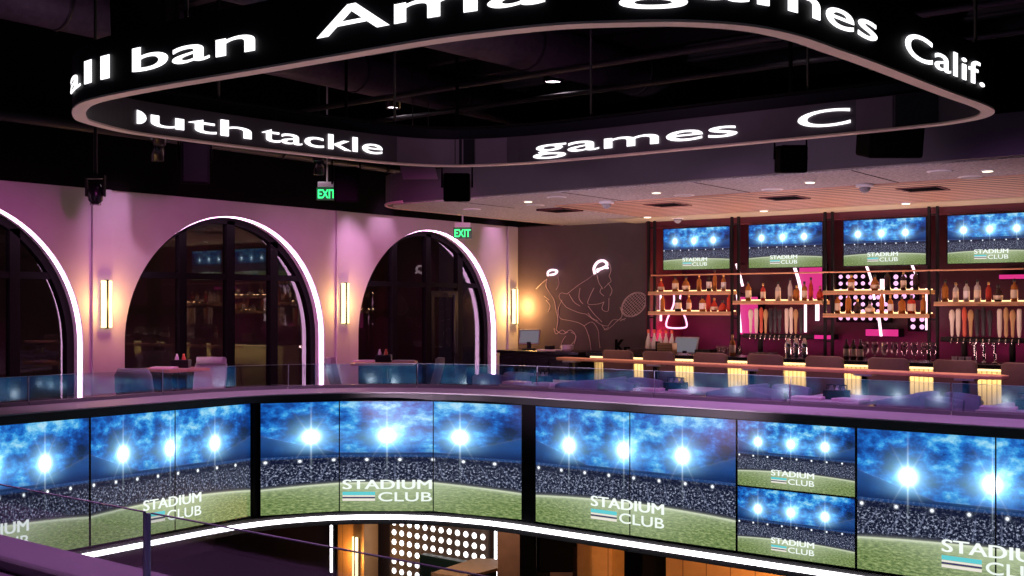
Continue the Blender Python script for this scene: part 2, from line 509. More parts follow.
# wall with three arches
mb = MB()
ys = [-6.0]
edges = []
for c, r in ARCH: edges += [c - r, c + r]
cuts = [-6.0] + edges + [YB]
for i in range(len(cuts) - 1):
    a, b_ = cuts[i], cuts[i + 1]
    if i % 2 == 0:
        mb.quad((XW, a, -.3), (XW, b_, -.3), (XW, b_, ZC), (XW, a, ZC))
    else:
        c, r = ARCH[i // 2]
        n = 48
        A_ = [(c - r * math.cos(PI * k / n), SPRING + r * math.sin(PI * k / n)) for k in range(n + 1)]
        for k in range(n):
            (y0, z0), (y1, z1) = A_[k], A_[k + 1]
            mb.quad((XW, y0, z0), (XW, y1, z1), (XW, y1, ZC), (XW, y0, ZC))
        out = [(a, 0.0)] + A_ + [(b_, 0.0)]
        for k in range(len(out) - 1):
            (y0, z0), (y1, z1) = out[k], out[k + 1]
            mb.quad((XW, y0, z0), (XW - REV, y0, z0), (XW - REV, y1, z1), (XW, y1, z1))
struct(mb.build('wall_left', M['plaster']))
# piers between the arches
for y in (-.4 + 4.0, 7.62, 11.56, 15.66):
    m_ = MB().box(XW, XW + .035, y - .13, y + .13, 0, ZC)
    struct(m_.build('trim_1', M['plaster'], bevel=.006))
# black wall above the arched wall
struct(MB().box(XW - .25, XW + .02, -6, 17, ZC, 5.4).build('wall_left_upper', M['near_black']))
# mural wall
struct(MB().box(XW, -9.24, YB, YB + .15, -.3, ZC + .02).build('wall_back', M['dark_plaster']))
struct(MB().box(-9.26, -9.2, 15.6, 16.7, 0, ZC).build('trim_2', M['wine']))
# wine coloured recess behind the bar
struct(MB().box(-9.3, 4.0, 16.7, 16.8, 0, ZC).build('wall_bar', M['wine_wall']))
struct(MB().box(-9.2, 4.0, 15.72, 15.86, 3.06, ZC).build('trim_3', M['wine']))
struct(MB().box(-12.1, 6, YB, YB + .2, ZC, 5.4).build('wall_back_upper', M['near_black']))
struct(MB().box(5.9, 6.0, -6, 17, -4, 5.4).build('wall_right', M['near_black']))
struct(MB().box(-21, 6, -6.1, -6.0, -4, 5.4).build('wall_front', M['near_black']))
struct(MB().box(-13, 6, -6, 17, 5.4, 5.5).build('ceiling', M['near_black']))
# rooms beyond the arches
struct(MB().box(-15.0, -14.9, -6, 17, 0, 4).build('wall_beyond', pm('beyond_brown', (.07, .04, .03), .7, 0, .3, .8)))
struct(MB().box(-15, XW - .3, -6, 17, 3.4, 3.5).build('ceiling_beyond', M['near_black']))

# atrium outline (inner side of the parapet), clockwise seen from above, n to the outside
OUT = [(1.5, 9.05), (-2.0, 9.05), (-5.0, 9.05), (-6.5, 9.05), (-7.0, 9.04), (-7.42, 8.98), (-7.84, 8.86), (-8.28, 8.62), (-8.64, 8.29), (-8.9, 7.92), (-9.07, 7.5), (-9.14, 7.0), (-9.15, 6.0),
       (-9.15, 4.6), (-9.12, 4.1), (-9.0, 3.5), (-8.72, 3.0), (-8.3, 2.6), (-7.7, 2.36), (-7.0, 2.28), (-5.0, 2.28), (-2.0, 2.28), (1.5, 2.28)]
def with_normals(P, closed=False):
    R = []; N = len(P)
    for i, p in enumerate(P):
        a = P[i - 1] if (i > 0 or closed) else p
        c = P[(i + 1) % N] if (i < N - 1 or closed) else p
        tx, ty = c[0] - a[0], c[1] - a[1]; l = math.hypot(tx, ty)
        R.append((p[0], p[1], ty / l, -tx / l))
    return R
def smooth_path(P, n=4, closed=False):
    out = []; N = len(P)
    for i in range(N if closed else N - 1):
        p0 = P[i - 1] if (i > 0 or closed) else P[i]
        p1, p2 = P[i], P[(i + 1) % N]
        p3 = P[(i + 2) % N] if (i + 2 < N or closed) else p2
        for k in range(n):
            t = k / n
            out.append(tuple(.5 * (2 * p1[j] + (p2[j] - p0[j]) * t + (2 * p0[j] - 5 * p1[j] + 4 * p2[j] - p3[j]) * t * t + (3 * p1[j] - p0[j] - 3 * p2[j] + p3[j]) * t ** 3) for j in (0, 1)))
    if not closed: out.append(P[-1])
    return out
OUTP = with_normals(smooth_path(OUT, 3))
OUTP = [(x, y, nx, ny) for x, y, nx, ny in OUTP]
# check that n points out of the atrium (at the far side +y)
assert OUTP[2][3] > 0
LZ = .90
cap_prof = [(-.04, .885), (.95, .885), (.95, LZ), (-.04, LZ)]
struct(MB().sweep(OUTP, cap_prof).build('trim_4', M['ledge'], bevel=.006))
struct(MB().sweep(OUTP, [(-.05, .82), (.2, .82), (.2, .884), (-.05, .884)]).build('trim_11', M['fascia']))
struct(MB().sweep(OUTP, [(.07, -.45), (.16, -.45), (.16, .83), (.07, .83)]).build('wall_parapet', M['fascia']))
struct(MB().sweep(OUTP, [(.86, 0), (.92, 0), (.92, .884), (.86, .884)]).build('wall_parapet_inner', M['fascia']))
struct(MB().sweep(OUTP, [(-.05, -.47), (.3, -.47), (.3, -.36), (-.05, -.36)]).build('trim_5', M['fascia']))
struct(MB().sweep(OUTP, [(-.05, -.492), (.3, -.492), (.3, -.47), (-.05, -.47)]).build('trim_6', M['fascia']))
tag(MB().sweep(OUTP, [(-.075, -.437), (-.05, -.437), (-.05, -.394), (-.075, -.394)]).build('light_strip', M['strip_led']),
    'bright white strip light running under the curved band of balcony screens', 'light strip')
# upper floor slab around the atrium
mb = MB()
far = [(x + nx * .05, y + ny * .05) for x, y, nx, ny in OUTP]
fl = MB()
def ring(z, flip=False):
    n = len(fl.v)
ring_in = [(1.6, 9.1)] + far + [(1.6, 2.2)]
outer = []
for x, y in ring_in:
    cx, cy = -4, 5.65
    dx, dy = x - cx, y - cy
    k = min((10.0 / abs(dx)) if abs(dx) > 1e-6 else 99, (11.3 / abs(dy)) if abs(dy) > 1e-6 else 99)
    outer.append((cx + dx * k, cy + dy * k))
b0 = 0
for z in (0.0, -.45):
    fl.v += [(x, y, z) for x, y in ring_in] + [(x, y, z) for x, y in outer]
n = len(ring_in)
for lvl in (0, 1):
    o_ = lvl * 2 * n
    for i in range(n - 1): fl.face((o_ + i, o_ + i + 1, o_ + n + i + 1, o_ + n + i))
for i in range(n - 1): fl.face((i, i + 1, 2 * n + i + 1, 2 * n + i))
struct(fl.build('floor', M['tile']))
struct(MB().box(-15, -11, -6, 18, -.46, -.02).build('floor_beyond', M['tile']))
struct(MB().box(-22, 6, -6, 19, -4.0, -3.8).build('floor_lower', pm('dark_lower_floor', (.05, .035, .05), .3, 0, .3, 1.2)))
struct(MB().box(-22, -9, 16.2, 16.3, -4, -.45).build('wall_lower_back', pm('lower_dark_wall', (.06, .035, .03), .7, 0, .3, 2)))
struct(MB().box(-21.1, -21, -6, 17, -4, -.45).build('wall_lower_left', pm('lower_left_wall', (.05, .03, .045), .7, 0, .3, 2)))
struct(MB().box(-22, -11, -6, 18, -.6, -.46).build('ceiling_lower', M['near_black']))

# soffit over the bar, with its rounded corner
def rounded(x0, x1, y0, y1, r, n=10):
    P = [(x0 + r - r * math.sin(PI / 2 * k / n), y0 + r - r * math.cos(PI / 2 * k / n)) for k in range(n + 1)]
    return P + [(x0, y1), (x1, y1), (x1, y0)]
sp_ = rounded(-11.05, 6, 11.02, YB, .75)
struct(MB().prism(sp_, ZC, ZC + .40).build('ceiling_soffit', pm('soffit_fascia', (.06, .045, .06), .7, 0, .08)))
def inset(P, d):
    return rounded(-11.05 + d, 6, 11.02 + d, YB, .75 - d)
struct(MB().prism(inset(sp_, .10), ZC - .012, ZC).build('ceiling_soffit_panels', M['acoustic']))
mb = MB().box(-8.9, 6, 12.55, 14.95, ZC - .03, ZC - .012)
struct(mb.build('ceiling_soffit_slats', M['slat']))
struct(MB().box(-9.6, 6, 14.95, YB, ZC - .04, ZC - .012).build('ceiling_soffit_border', M['drywall']))
mb = MB()
for x in (-9.6, -7.8, -6.0, -4.2, -2.4): mb.box(x, x + .02, 11.14, 12.55, ZC - .0145, ZC - .0115)
struct(mb.build('trim_7', M['near_black']))
# rim light edge of the soffit
struct(MB().tube([(x, y, ZC + .005) for x, y in rounded(-11.05, 6, 11.02, YB, .75)[:-2]], .018, 6).build('trim_8', pm('soffit_rim', (.55, .36, .36), .5)))
SB = bpy.data.materials


# windows in the arches
def window(idx, c, r, verts, zt, door=None):
    root = bpy.data.objects.new('window_%d' % idx, None); COL.objects.link(root); struct(root)
    xg = XW - REV
    n = 40
    O = [(c - r, 0.0)] + [(c - r * math.cos(PI * k / n), SPRING + r * math.sin(PI * k / n)) for k in range(n + 1)] + [(c + r, 0.0)]
    w = .09
    I = [(c - r + w, 0.0)] + [(c - (r - w) * math.cos(PI * k / n), SPRING + (r - w) * math.sin(PI * k / n)) for k in range(n + 1)] + [(c + r - w, 0.0)]
    f = MB(); N = len(O)
    for x in (xg + .0, xg - .09):
        f.v += [(x, y, z) for y, z in O] + [(x, y, z) for y, z in I]
    for i in range(N - 1):
        f.face((i, i + 1, N + i + 1, N + i)); f.face((2 * N + i, 2 * N + i + 1, 3 * N + i + 1, 3 * N + i))
        f.face((N + i, N + i + 1, 3 * N + i + 1, 3 * N + i)); f.face((i, i + 1, 2 * N + i + 1, 2 * N + i))
    def top(y): return SPRING + math.sqrt(max(0, (r - .04) ** 2 - (y - c) ** 2))
    for y, hw in verts: f.box(xg - .09, xg, y - hw, y + hw, 0, top(y))
    h = math.sqrt(max(0, r * r - (zt - SPRING) ** 2))
    f.box(xg - .08, xg - .005, c - h + .05, c + h - .05, zt - .04, zt + .04)
    f.build('window_frame', M['near_black'], root)
    g = MB()
    g.v += [(xg - .05, y, z) for y, z in I]; g.face(tuple(range(len(I))))
    g.build('window_glass', M['window_glass'], root)
    if door:
        y0, y1 = door
        d = MB().box(xg - .07, xg + .005, y0, y0 + .08, .02, zt - .10).box(xg - .07, xg + .005, y1 - .08, y1, .02, zt - .10).box(xg - .07, xg + .005, y0 + .08, y1 - .08, zt - .2, zt - .10).box(xg - .07, xg + .005, y0 + .08, y1 - .08, .02, .25)
        dd = d.build('door_leaf', M['black_gloss'], root)
        MB().tube([(xg + .05, y1 - .16, .6), (xg + .05, y1 - .16, 2.0)], .018, 8).build('door_handle', M['black'], dd)
    return root
window(1, *ARCH[0], [(4.70, .05), (5.68, .05), (6.66, .06)], 2.16)
window(2, *ARCH[1], [(8.93, .055), (9.70, .065), (10.45, .065)], 2.20)
window(3, *ARCH[2], [(12.9, .055), (13.7, .06), (14.50, .065)], 2.15, (13.76, 14.44))
# glowing strips in the arch reveals
names = ['glowing white strip lining the arch cut off by the left edge', 'glowing white strip lining the middle arch', 'glowing white strip lining the arch nearest the mural wall']
for (c, r), nm in zip(ARCH, names):
    n = 48
    rr = r - .004
    O = [(c - rr, 0.0)] + [(c - rr * math.cos(PI * k / n), SPRING + rr * math.sin(PI * k / n)) for k in range(n + 1)] + [(c + rr, 0.0)]
    q = r - .010
    I = [(c - q, 0.0)] + [(c - q * math.cos(PI * k / n), SPRING + q * math.sin(PI * k / n)) for k in range(n + 1)] + [(c + q, 0.0)]
    m_ = MB(); N = len(O)
    for x in (XW - .03, XW - .105): m_.v += [(x, y, z) for y, z in O] + [(x, y, z) for y, z in I]
    for i in range(N - 1):
        for a, b_ in ((0, 1), (1, 3), (3, 2), (2, 0)):
            m_.face((a * N + i, a * N + i + 1, b_ * N + i + 1, b_ * N + i))
    tag(m_.build('arch_light_strip', M['arch_led']), nm, 'light strip', 'glowing strips of the arches')

# wall sconces
def sconce(x, y, z0, z1, rz, label, power=26, mat='sconce_led', group='warm wall sconces'):
    t = thing('wall_sconce', label, 'wall lamp', (x, y, z0), rz, group)
    h = z1 - z0
    MB().box(-.012, .02, -.05, .05, .02, h - .02).build('back_plate', M['black'], t)
    MB().box(.02, .06, -.065, -.01, 0, h).box(.02, .06, .014, .065, 0, h).build('diffuser', M[mat], t, bevel=.006)
    MB().box(.02, .066, -.01, .012, -.01, h + .01).build('centre_bar', M['black'], t)
    o = lamp('sconce_light', 'POINT', (x + .16 * math.cos(rz), y + .16 * math.sin(rz), (z0 + z1) / 2), None, power, (1.0, .52, .15), .06)
    return t
sconce(-11.985, 7.64, 1.55, 2.11, 0, 'warm wall sconce on the pier between first and second arch from the left', 15)
sconce(-11.985, 11.55, 1.55, 2.14, 0, 'warm wall sconce on the pier between second and third arch', 15)
sconce(-11.985, 15.66, 1.49, 2.10, 0, 'warm wall sconce in the corner beside the chalk mural', 46)


# ------------------------------------------------------------------ ceiling clutter
def ceiling_duct(pts, r, label, name='air_duct', mat='duct'):
    o = thing(name, label, 'duct', pts[0])
    P = [tuple(Vector(p) - Vector(pts[0])) for p in pts]
    MB().tube(P, r, 16).build('duct_body', M[mat], o)
    n = int((Vector(pts[1]) - Vector(pts[0])).length / 2.2)
    for k in range(n + 1):
        q = Vector(P[0]).lerp(Vector(P[1]), (k + .5) / (n + 1)); d = (Vector(P[1]) - Vector(P[0])).normalized()
        MB().tube([q - d * .02, q + d * .02], r + .012, 16).build('duct_clamp', M['steel'], o)
    return o
ceiling_duct([(-8.0, 5, 4.75), (-7.1, 15.2, 4.75)], .28, 'large wrapped air duct crossing above the oval ticker ring', )
ceiling_duct([(-10.3, 3, 4.8), (-10.3, 15.2, 4.8)], .26, 'wrapped air duct above the arched wall side of the ring')
ceiling_duct([(-4.3, -2, 4.9), (-3.9, 15.2, 4.9)], .30, 'wrapped air duct over the right half of the ticker ring')
ceiling_duct([(-11.55, 1, 3.85), (-11.55, 15, 3.85)], .07, 'thin dark pipe running along the top of the arched wall', 'pipe', 'steel')
for k in range(14):
    y = 2.6 + k * .95
    o = MB().box(-12, 5.8, y - .025, y + .025, 5.02, 5.24).box(-12, 5.8, y - .06, y + .06, 5.0, 5.03)
    struct(o.build('trim_9', M['steel']))
for k, z in enumerate((4.35, 4.42)):
    t = MB().tube([(-12, 9.9 + k * 1.5, z), (5.5, 9.9 + k * 1.5, z)], .035, 8)
    tag(t.build('pipe', M['steel']), ['dark pipe crossing above the ring nearer the screens', 'dark pipe crossing above the ring nearer the bar'][k], 'pipe')

def can_light(x, y, z, r, h, label, top=5.4):
    t = thing('can_downlight', label, 'ceiling lamp', (x, y, z), 0, 'black can downlights')
    MB().lathe([(r * .86, .02), (r, .0), (r, h), (r * .9, h + .02)], n=20, cap=False).build('housing', M['black_gloss'], t)
    MB().lathe([(r * .84, .025), (r * .84, .03)], n=20).build('lens', M['lens'], t)
    MB().tube([(0, 0, h), (0, 0, top - z)], .012, 6).build('stem', M['black'], t)
can_light(-8.13, 11.44, 4.6, .125, .5, 'largest black can downlight glowing in the middle of the ring opening')
can_light(-10.79, 11.34, 4.55, .11, .4, 'black can downlight glowing behind the left side of the ring')
can_light(-4.99, 11.0, 4.6, .13, .5, 'black can downlight glowing at the right end of the ring opening')
can_light(-11.2, 7.85, 3.68, .075, .2, 'upper of two small downlights beneath the left end of the ring')
can_light(-11.45, 8.0, 3.53, .075, .2, 'lower of two small downlights beneath the left end of the ring')
can_light(-10.9, 10.05, 3.7, .07, .2, 'upper small downlight above the exit sign at the wall')
can_light(-11.1, 10.25, 3.55, .07, .2, 'lower small downlight just above the exit sign at the wall')

def hung_box(name, cat, label, x, y, z, w, d, h, rz, tilt, top=5.38):
    t = thing(name, label, cat, (x, y, z), rz)
    b = MB().box(-w / 2, w / 2, -d / 2, d / 2, 0, h)
    c, s = math.cos(tilt), math.sin(tilt)
    b.v = [(px, py * c - pz * s, py * s + pz * c) for px, py, pz in b.v]
    b.build('cabinet', M['speaker_black'], t, bevel=.02)
    g = MB().box(-w / 2 + .03, w / 2 - .03, -d / 2 - .012, -d / 2, .03, h - .03)
    g.v = [(px, py * c - pz * s, py * s + pz * c) for px, py, pz in g.v]
    g.build('grille', M['near_black'], t)
    MB().tube([(-w / 2 - .02, 0, h * .5), (-w / 2 - .02, 0, h + .08), (w / 2 + .02, 0, h + .08), (w / 2 + .02, 0, h * .5)], .012, 6).build('bracket', M['speaker_black'], t)
    MB().tube([(0, 0, h + .08), (0, 0, top - z)], .018, 6).build('hanging_pole', M['speaker_black'], t)
    return t
RZC = math.radians(37.5)
hung_box('loudspeaker', 'speaker', 'black loudspeaker hanging under the right end of the ticker ring', -3.0, 8.75, 2.98, .42, .36, .30, RZC, .2)
hung_box('loudspeaker', 'speaker', 'small black loudspeaker hanging below the word games of the ring', -4.05, 9.3, 2.98, .24, .24, .24, RZC, .1, 4.58)
hung_box('loudspeaker', 'speaker', 'black loudspeaker hanging below the far corner of the ring', -7.72, 9.1, 2.92, .28, .26, .30, RZC, .1, 4.45)
hung_box('loudspeaker', 'speaker', 'black loudspeaker hanging beside the left exit sign', -9.44, 9.14, 3.02, .28, .3, .40, RZC + .2, .15)
hung_box('loudspeaker', 'speaker', 'black loudspeaker hanging in front of the middle of the dark upper wall', -10.0, 7.45, 3.12, .30, .3, .46, RZC + .3, .15)
hung_box('projector', 'projector', 'large black projector hanging over the left end of the ticker ring', -7.8, 5.35, 3.82, .44, .4, .50, RZC, .1, 4.48)

def moving_head(x, y, z, label, top=5.4):
    t = thing('stage_light', label, 'stage light', (x, y, z), RZC)
    MB().lathe([(.04, -.10), (.075, -.06), (.08, .04), (.06, .11), (.03, .13)], n=16).build('head', M['black_gloss'], t)
    MB().lathe([(.055, -.115), (.06, -.095)], n=16).build('lens_ring', M['chrome'], t)
    MB().box(-.105, -.085, -.03, .03, -.02, .2).box(.085, .105, -.03, .03, -.02, .2).box(-.105, .105, -.04, .04, .17, .21).build('yoke', M['black'], t, bevel=.008)
    MB().tube([(0, 0, .21), (0, 0, top - z)], .02, 8).build('hanging_pole', M['black'], t)
moving_head(-10.84, 6.8, 3.0, 'black moving stage light on a long pole before the arched wall')

# upper projector panel seen between the ring and the soffit
t = thing('acoustic_baffle', 'grey acoustic baffle tilted beside the soffit corner', 'ceiling panel', (-9.6, 10.6, 3.42), RZC)
b = MB().box(-.22, .22, -.03, .03, 0, .30); b.v = [(x - z * .25, y, z) for x, y, z in b.v]
b.build('panel', pm('baffle_grey', (.12, .09, .11), .8), t)
MB().tube([(-.1, 0, .29), (-.1, 0, 1.98)], .006, 5).tube([(.1, 0, .29), (.1, 0, 1.98)], .006, 5).build('wires', M['steel'], t)

# things in the soffit
def soffit_disc(x, y, r, label, name='ceiling_speaker', mat='white_plastic', cat='ceiling speaker', lit=False):
    t = thing(name, label, cat, (x, y, ZC - .03), 0, 'round fittings in the bar ceiling')
    z = 0 if 12.5 < y < 15 else .018
    MB().lathe([(r * .8, -.012 + z), (r, -.004 + z), (r, .01 + z)], n=24).build('trim_ring', M[mat], t)
    MB().lathe([(r * .78, -.016 + z), (r * .78, -.010 + z)], n=24).build('lens' if lit else 'grille', M['lens_warm'] if lit else M['tag_grey'], t)
for x, y, s in ((-3.5, 11.75, 'round ceiling speaker nearest the right edge in the grey panels'), (-3.39, 12.45, 'round ceiling speaker at the right edge beside the first slats'), (-5.63, 12.40, 'round ceiling speaker near the middle of the slat edge'),
                (-8.2, 11.62, 'round ceiling speaker nearest the front left of the grey soffit'), (-9.09, 12.37, 'round ceiling speaker deeper in the left part of the soffit'), (-10.18, 12.33, 'round ceiling speaker closest to the soffit rounded corner'), (-6.79, 12.37, 'round ceiling speaker above the second television, at the slat edge')):
    soffit_disc(x, y, .13, s)
for x, y, s in ((-3.09, 11.96, 'small lit downlight at the right edge of the grey soffit'), (-4.94, 11.87, 'small lit downlight in the grey soffit right of centre'), (-6.88, 14.87, 'small lit downlight in the cream border above the second television'),
                (-4.89, 14.94, 'small lit downlight in the cream border above the third television'), (-8.81, 11.83, 'small lit downlight in the left part of the grey soffit'), (-6.88, 11.84, 'small lit downlight in the grey soffit left of centre'), (-8.79, 14.86, 'small lit downlight in the cream border above the mural')):
    soffit_disc(x, y, .065, s, 'recessed_downlight', 'white_plastic', 'ceiling lamp', True)
for x, y, s in ((-4.55, 12.49, 'white ceiling sensor dome at the slat edge over the third television'), (-7.99, 12.46, 'white ceiling sensor dome in the left part of the soffit'), (-8.51, 15.3, 'white ceiling camera dome above the first television')):
    t = thing('ceiling_sensor', s, 'sensor', (x, y, ZC - .03))
    MB().lathe([(.10, .02), (.10, -.012), (.075, -.02)], n=20).build('base', M['white_plastic'], t)
    MB().lathe([(.065, -.02), (.055, -.06), (.02, -.085)], n=16).build('dome', M['tag_grey'], t)
for x, y, s in ((-4.13, 13.22, 'square air vent in the slats above the third television'), (-5.85, 13.26, 'square air vent in the slats above the second television'), (-7.5, 13.21, 'square air vent in the slats above the first television'), (-9.19, 13.1, 'square air vent in the grey panels left of the slats')):
    t = thing('air_vent', s, 'vent', (x, y, ZC - .035), 0, 'square vents in the bar ceiling')
    a = .24
    MB().box(-a, a, -a, -a + .03, -.006, .02).box(-a, a, a - .03, a, -.006, .02).box(-a, -a + .03, -a, a, -.006, .02).box(a - .03, a, -a, a, -.006, .02).build('frame', M['wine'], t)
    b = MB()
    for k in range(6): b.box(-a + .03, a - .03, -a + .06 + k * .07, -a + .075 + k * .07, -.004, .012)
    b.build('blades', M['near_black'], t)

# exit signs
def exit_sign(x, y, z, rz, label, top):
    t = thing('exit_sign', label, 'exit sign', (x, y, z), rz, 'green exit signs')
    MB().box(-.14, .14, -.012, .012, 0, .17).build('panel', M['exit_face'], t)
    MB().box(-.12, .12, -.04, .04, .17, .24).build('housing', M['white_plastic'], t, bevel=.006)
    MB().tube([(0, 0, .24), (0, 0, top - z)], .012, 6).build('stem', M['white_plastic'], t)
    l = MB()
    add_text(l, 'EXIT', lambda px, pz, d: (px, -.0135 - d * .004, pz), -.12, .12, .025, .12, .012)
    add_text(l, 'EXIT', lambda px, pz, d: (-px, .0135 + d * .004, pz), -.12, .12, .025, .12, .012)
    l.build('lettering', M['exit_green'], t)
exit_sign(-11.05, 10.35, 3.22, RZC, 'green exit sign hanging in front of the dark upper wall', 5.4)
exit_sign(-10.96, 13.05, 2.83, RZC, 'green exit sign hanging from the soffit beside the third arch', 3.2)

# ------------------------------------------------------------------ LED ticker ring
HC = [(-7.42, 4.9), (-7.24, 4.45), (-7.07, 4.27), (-6.75, 4.08), (-6.4, 3.98), (-5.76, 3.97), (-4.93, 4.02), (-4.3, 4.05), (-3.7, 4.08), (-3.35, 4.13), (-3.0, 4.22), (-2.75, 4.35), (-2.48, 4.54), (-2.28, 4.8), (-2.18, 5.12), (-2.14, 5.5), (-2.1, 5.92), (-2.03, 7.0), (-1.98, 7.6), (-2.0, 7.9), (-2.12, 8.12), (-2.35, 8.25), (-2.6, 8.29), (-3.2, 8.31), (-4.46, 8.31), (-5.4, 8.3), (-6.2, 8.23), (-6.83, 7.97), (-7.13, 7.5), (-7.28, 6.8), (-7.38, 6.0), (-7.42, 5.4)]
HP = smooth_path(HC, 8, True)
HN = with_normals(HP, True)       # ccw path: n points outside
HL = [0.0]
for i in range(len(HP)): HL.append(HL[-1] + math.dist(HP[i], HP[(i + 1) % len(HP)]))
HT = HL[-1]
def hpt(s):
    s %= HT
    lo, hi = 0, len(HP)
    while hi - lo > 1:
        mid = (lo + hi) // 2
        if HL[mid] <= s: lo = mid
        else: hi = mid
    t = (s - HL[lo]) / max(1e-9, HL[lo + 1] - HL[lo])
    a, b_ = HN[lo], HN[(lo + 1) % len(HN)]
    q = [a[k] + t * (b_[k] - a[k]) for k in range(4)]
    l = math.hypot(q[2], q[3]); return q[0], q[1], q[2] / l, q[3] / l
ZB = 3.11; HT_OUT = .37; HT_IN = .25; TH = .08
ring = thing('ticker_ring', 'oval black ticker ring with running white lettering hung over the atrium', 'ticker display', (-4.7, 6.15, ZB))
RL = Vector((-4.7, 6.15, ZB))
def rel(mb_): mb_.v = [tuple(Vector(p) - RL) for p in mb_.v]; return mb_
rel(MB().sweep(HN, [(-.02, ZB + .012), (0, ZB + .012), (0, ZB + HT_OUT), (-.02, ZB + HT_OUT)], True)).build('outer_display', M['led_black'], ring)
rel(MB().sweep(HN, [(-TH, ZB + .012), (-TH + .02, ZB + .012), (-TH + .02, ZB + HT_IN), (-TH, ZB + HT_IN)], True)).build('inner_display', M['led_purple'], ring)
rel(MB().sweep(HN, [(-TH - .004, ZB), (.004, ZB), (.004, ZB + .012), (-TH - .004, ZB + .012)], True)).build('bottom_lip', M['lip'], ring)
rel(MB().sweep(HN, [(-TH + .02, ZB + HT_OUT - .02), (-.02, ZB + HT_OUT - .02), (-.02, ZB + HT_OUT), (-TH + .02, ZB + HT_OUT)], True)).build('top_cap', M['near_black'], ring)
lo = MB()
def outer_fn(s, z, d):
    x, y, nx, ny = hpt(s); o_ = .008 + d * .004
    return (x + nx * o_, y + ny * o_, z)
for body, a, b_ in (('all', .96, 1.72), ('ban', 1.96, 3.02), ('Ama', 3.49, 4.86), ('games', 5.2, 6.98), ('Calif.', 7.36, 8.62)):
    lo = MB(); add_text(lo, body, outer_fn, a, b_, ZB + .108, .152, .006)
    rel(lo).build('outer_lettering', M['white_text'], ring)
li = MB()
def inner_fn(s, z, d):
    x, y, nx, ny = hpt(-s); o_ = -TH - .010 - d * .004
    return (x + nx * o_, y + ny * o_, z)
hb = MB(); n_ = len(hb.v)
hb.v += [inner_fn(-17.19 + .10 * math.cos(PI * (k / 12 - .5)), ZB + .12 + .052 * math.sin(PI * (k / 12 - .5)), 0) for k in range(13)]
hb.face(tuple(range(13)))
rel(hb).build('inner_lettering', M['white_text'], ring)
for body, a, b_ in (('uth', -17.05, -16.12), ('tackle', -16.02, -14.76), ('games', -13.18, -11.17), ('C', -10.66, -10.24)):
    li = MB(); add_text(li, body, inner_fn, a, b_, ZB + .07, .135, .006)
    rel(li).build('inner_lettering', M['white_text'], ring)
def module(a, b_, mat, name='blank_module'):
    n = max(2, int(abs(b_ - a) / .06)); P = [hpt(a + (b_ - a) * k / n) for k in range(n + 1)]
    rel(MB().sweep(P, [(-TH - .006, ZB + .014), (-TH - .001, ZB + .014), (-TH - .001, ZB + HT_IN - .004), (-TH - .006, ZB + HT_IN - .004)])).build(name, M[mat], ring)
module(13.80, 14.60, 'led_painted_reflection'); module(13.46, 13.78, 'led_painted_reflection'); module(13.79, 14.10, 'led_black')
module(9.92, 10.20, 'led_painted_reflection'); module(9.58, 9.90, 'led_black')
for s in (.4, 2.4, 4.6, 6.6, 8.6, 10.6, 12.6, 14.6, 16.4):
    x, y, nx, ny = hpt(s); x -= nx * .04; y -= ny * .04
    rel(MB().tube([(x, y, ZB + HT_OUT - .01), (x, y, 5.4)], .012, 6)).build('hanging_rod', M['black'], ring)


# ------------------------------------------------------------------ screens
def logo(name, parent, fn, W_, H_, end=.668):
    """two line club logo on the picture, W_ x H_ metres"""
    l = MB().mat(M['logo_white'])
    x0, x1 = W_ * .302, W_ * end
    for sh in (0, .006, .012): add_text(l, 'STADIUM', fn, x0 + (x1 - x0) * sh, x1 - (x1 - x0) * (.012 - sh), H_ * .205, H_ * .088, 0.0)
    add_text(l, 'CLUB', fn, x0 + (x1 - x0) * .40, x1, H_ * .095, H_ * .085, .008)
    xb = x0 + (x1 - x0) * .365
    for z, h, mt in ((.150, .030, 'logo_teal'), (.135, .013, 'logo_pale'), (.122, .011, 'logo_navy'), (.098, .020, 'logo_pale')):
        l.mat(M[mt]); l.quad(fn(x0, H_ * z, 0), fn(xb, H_ * z, 0), fn(xb, H_ * (z + h), 0), fn(x0, H_ * (z + h), 0))
    return l.build(name, None, parent)


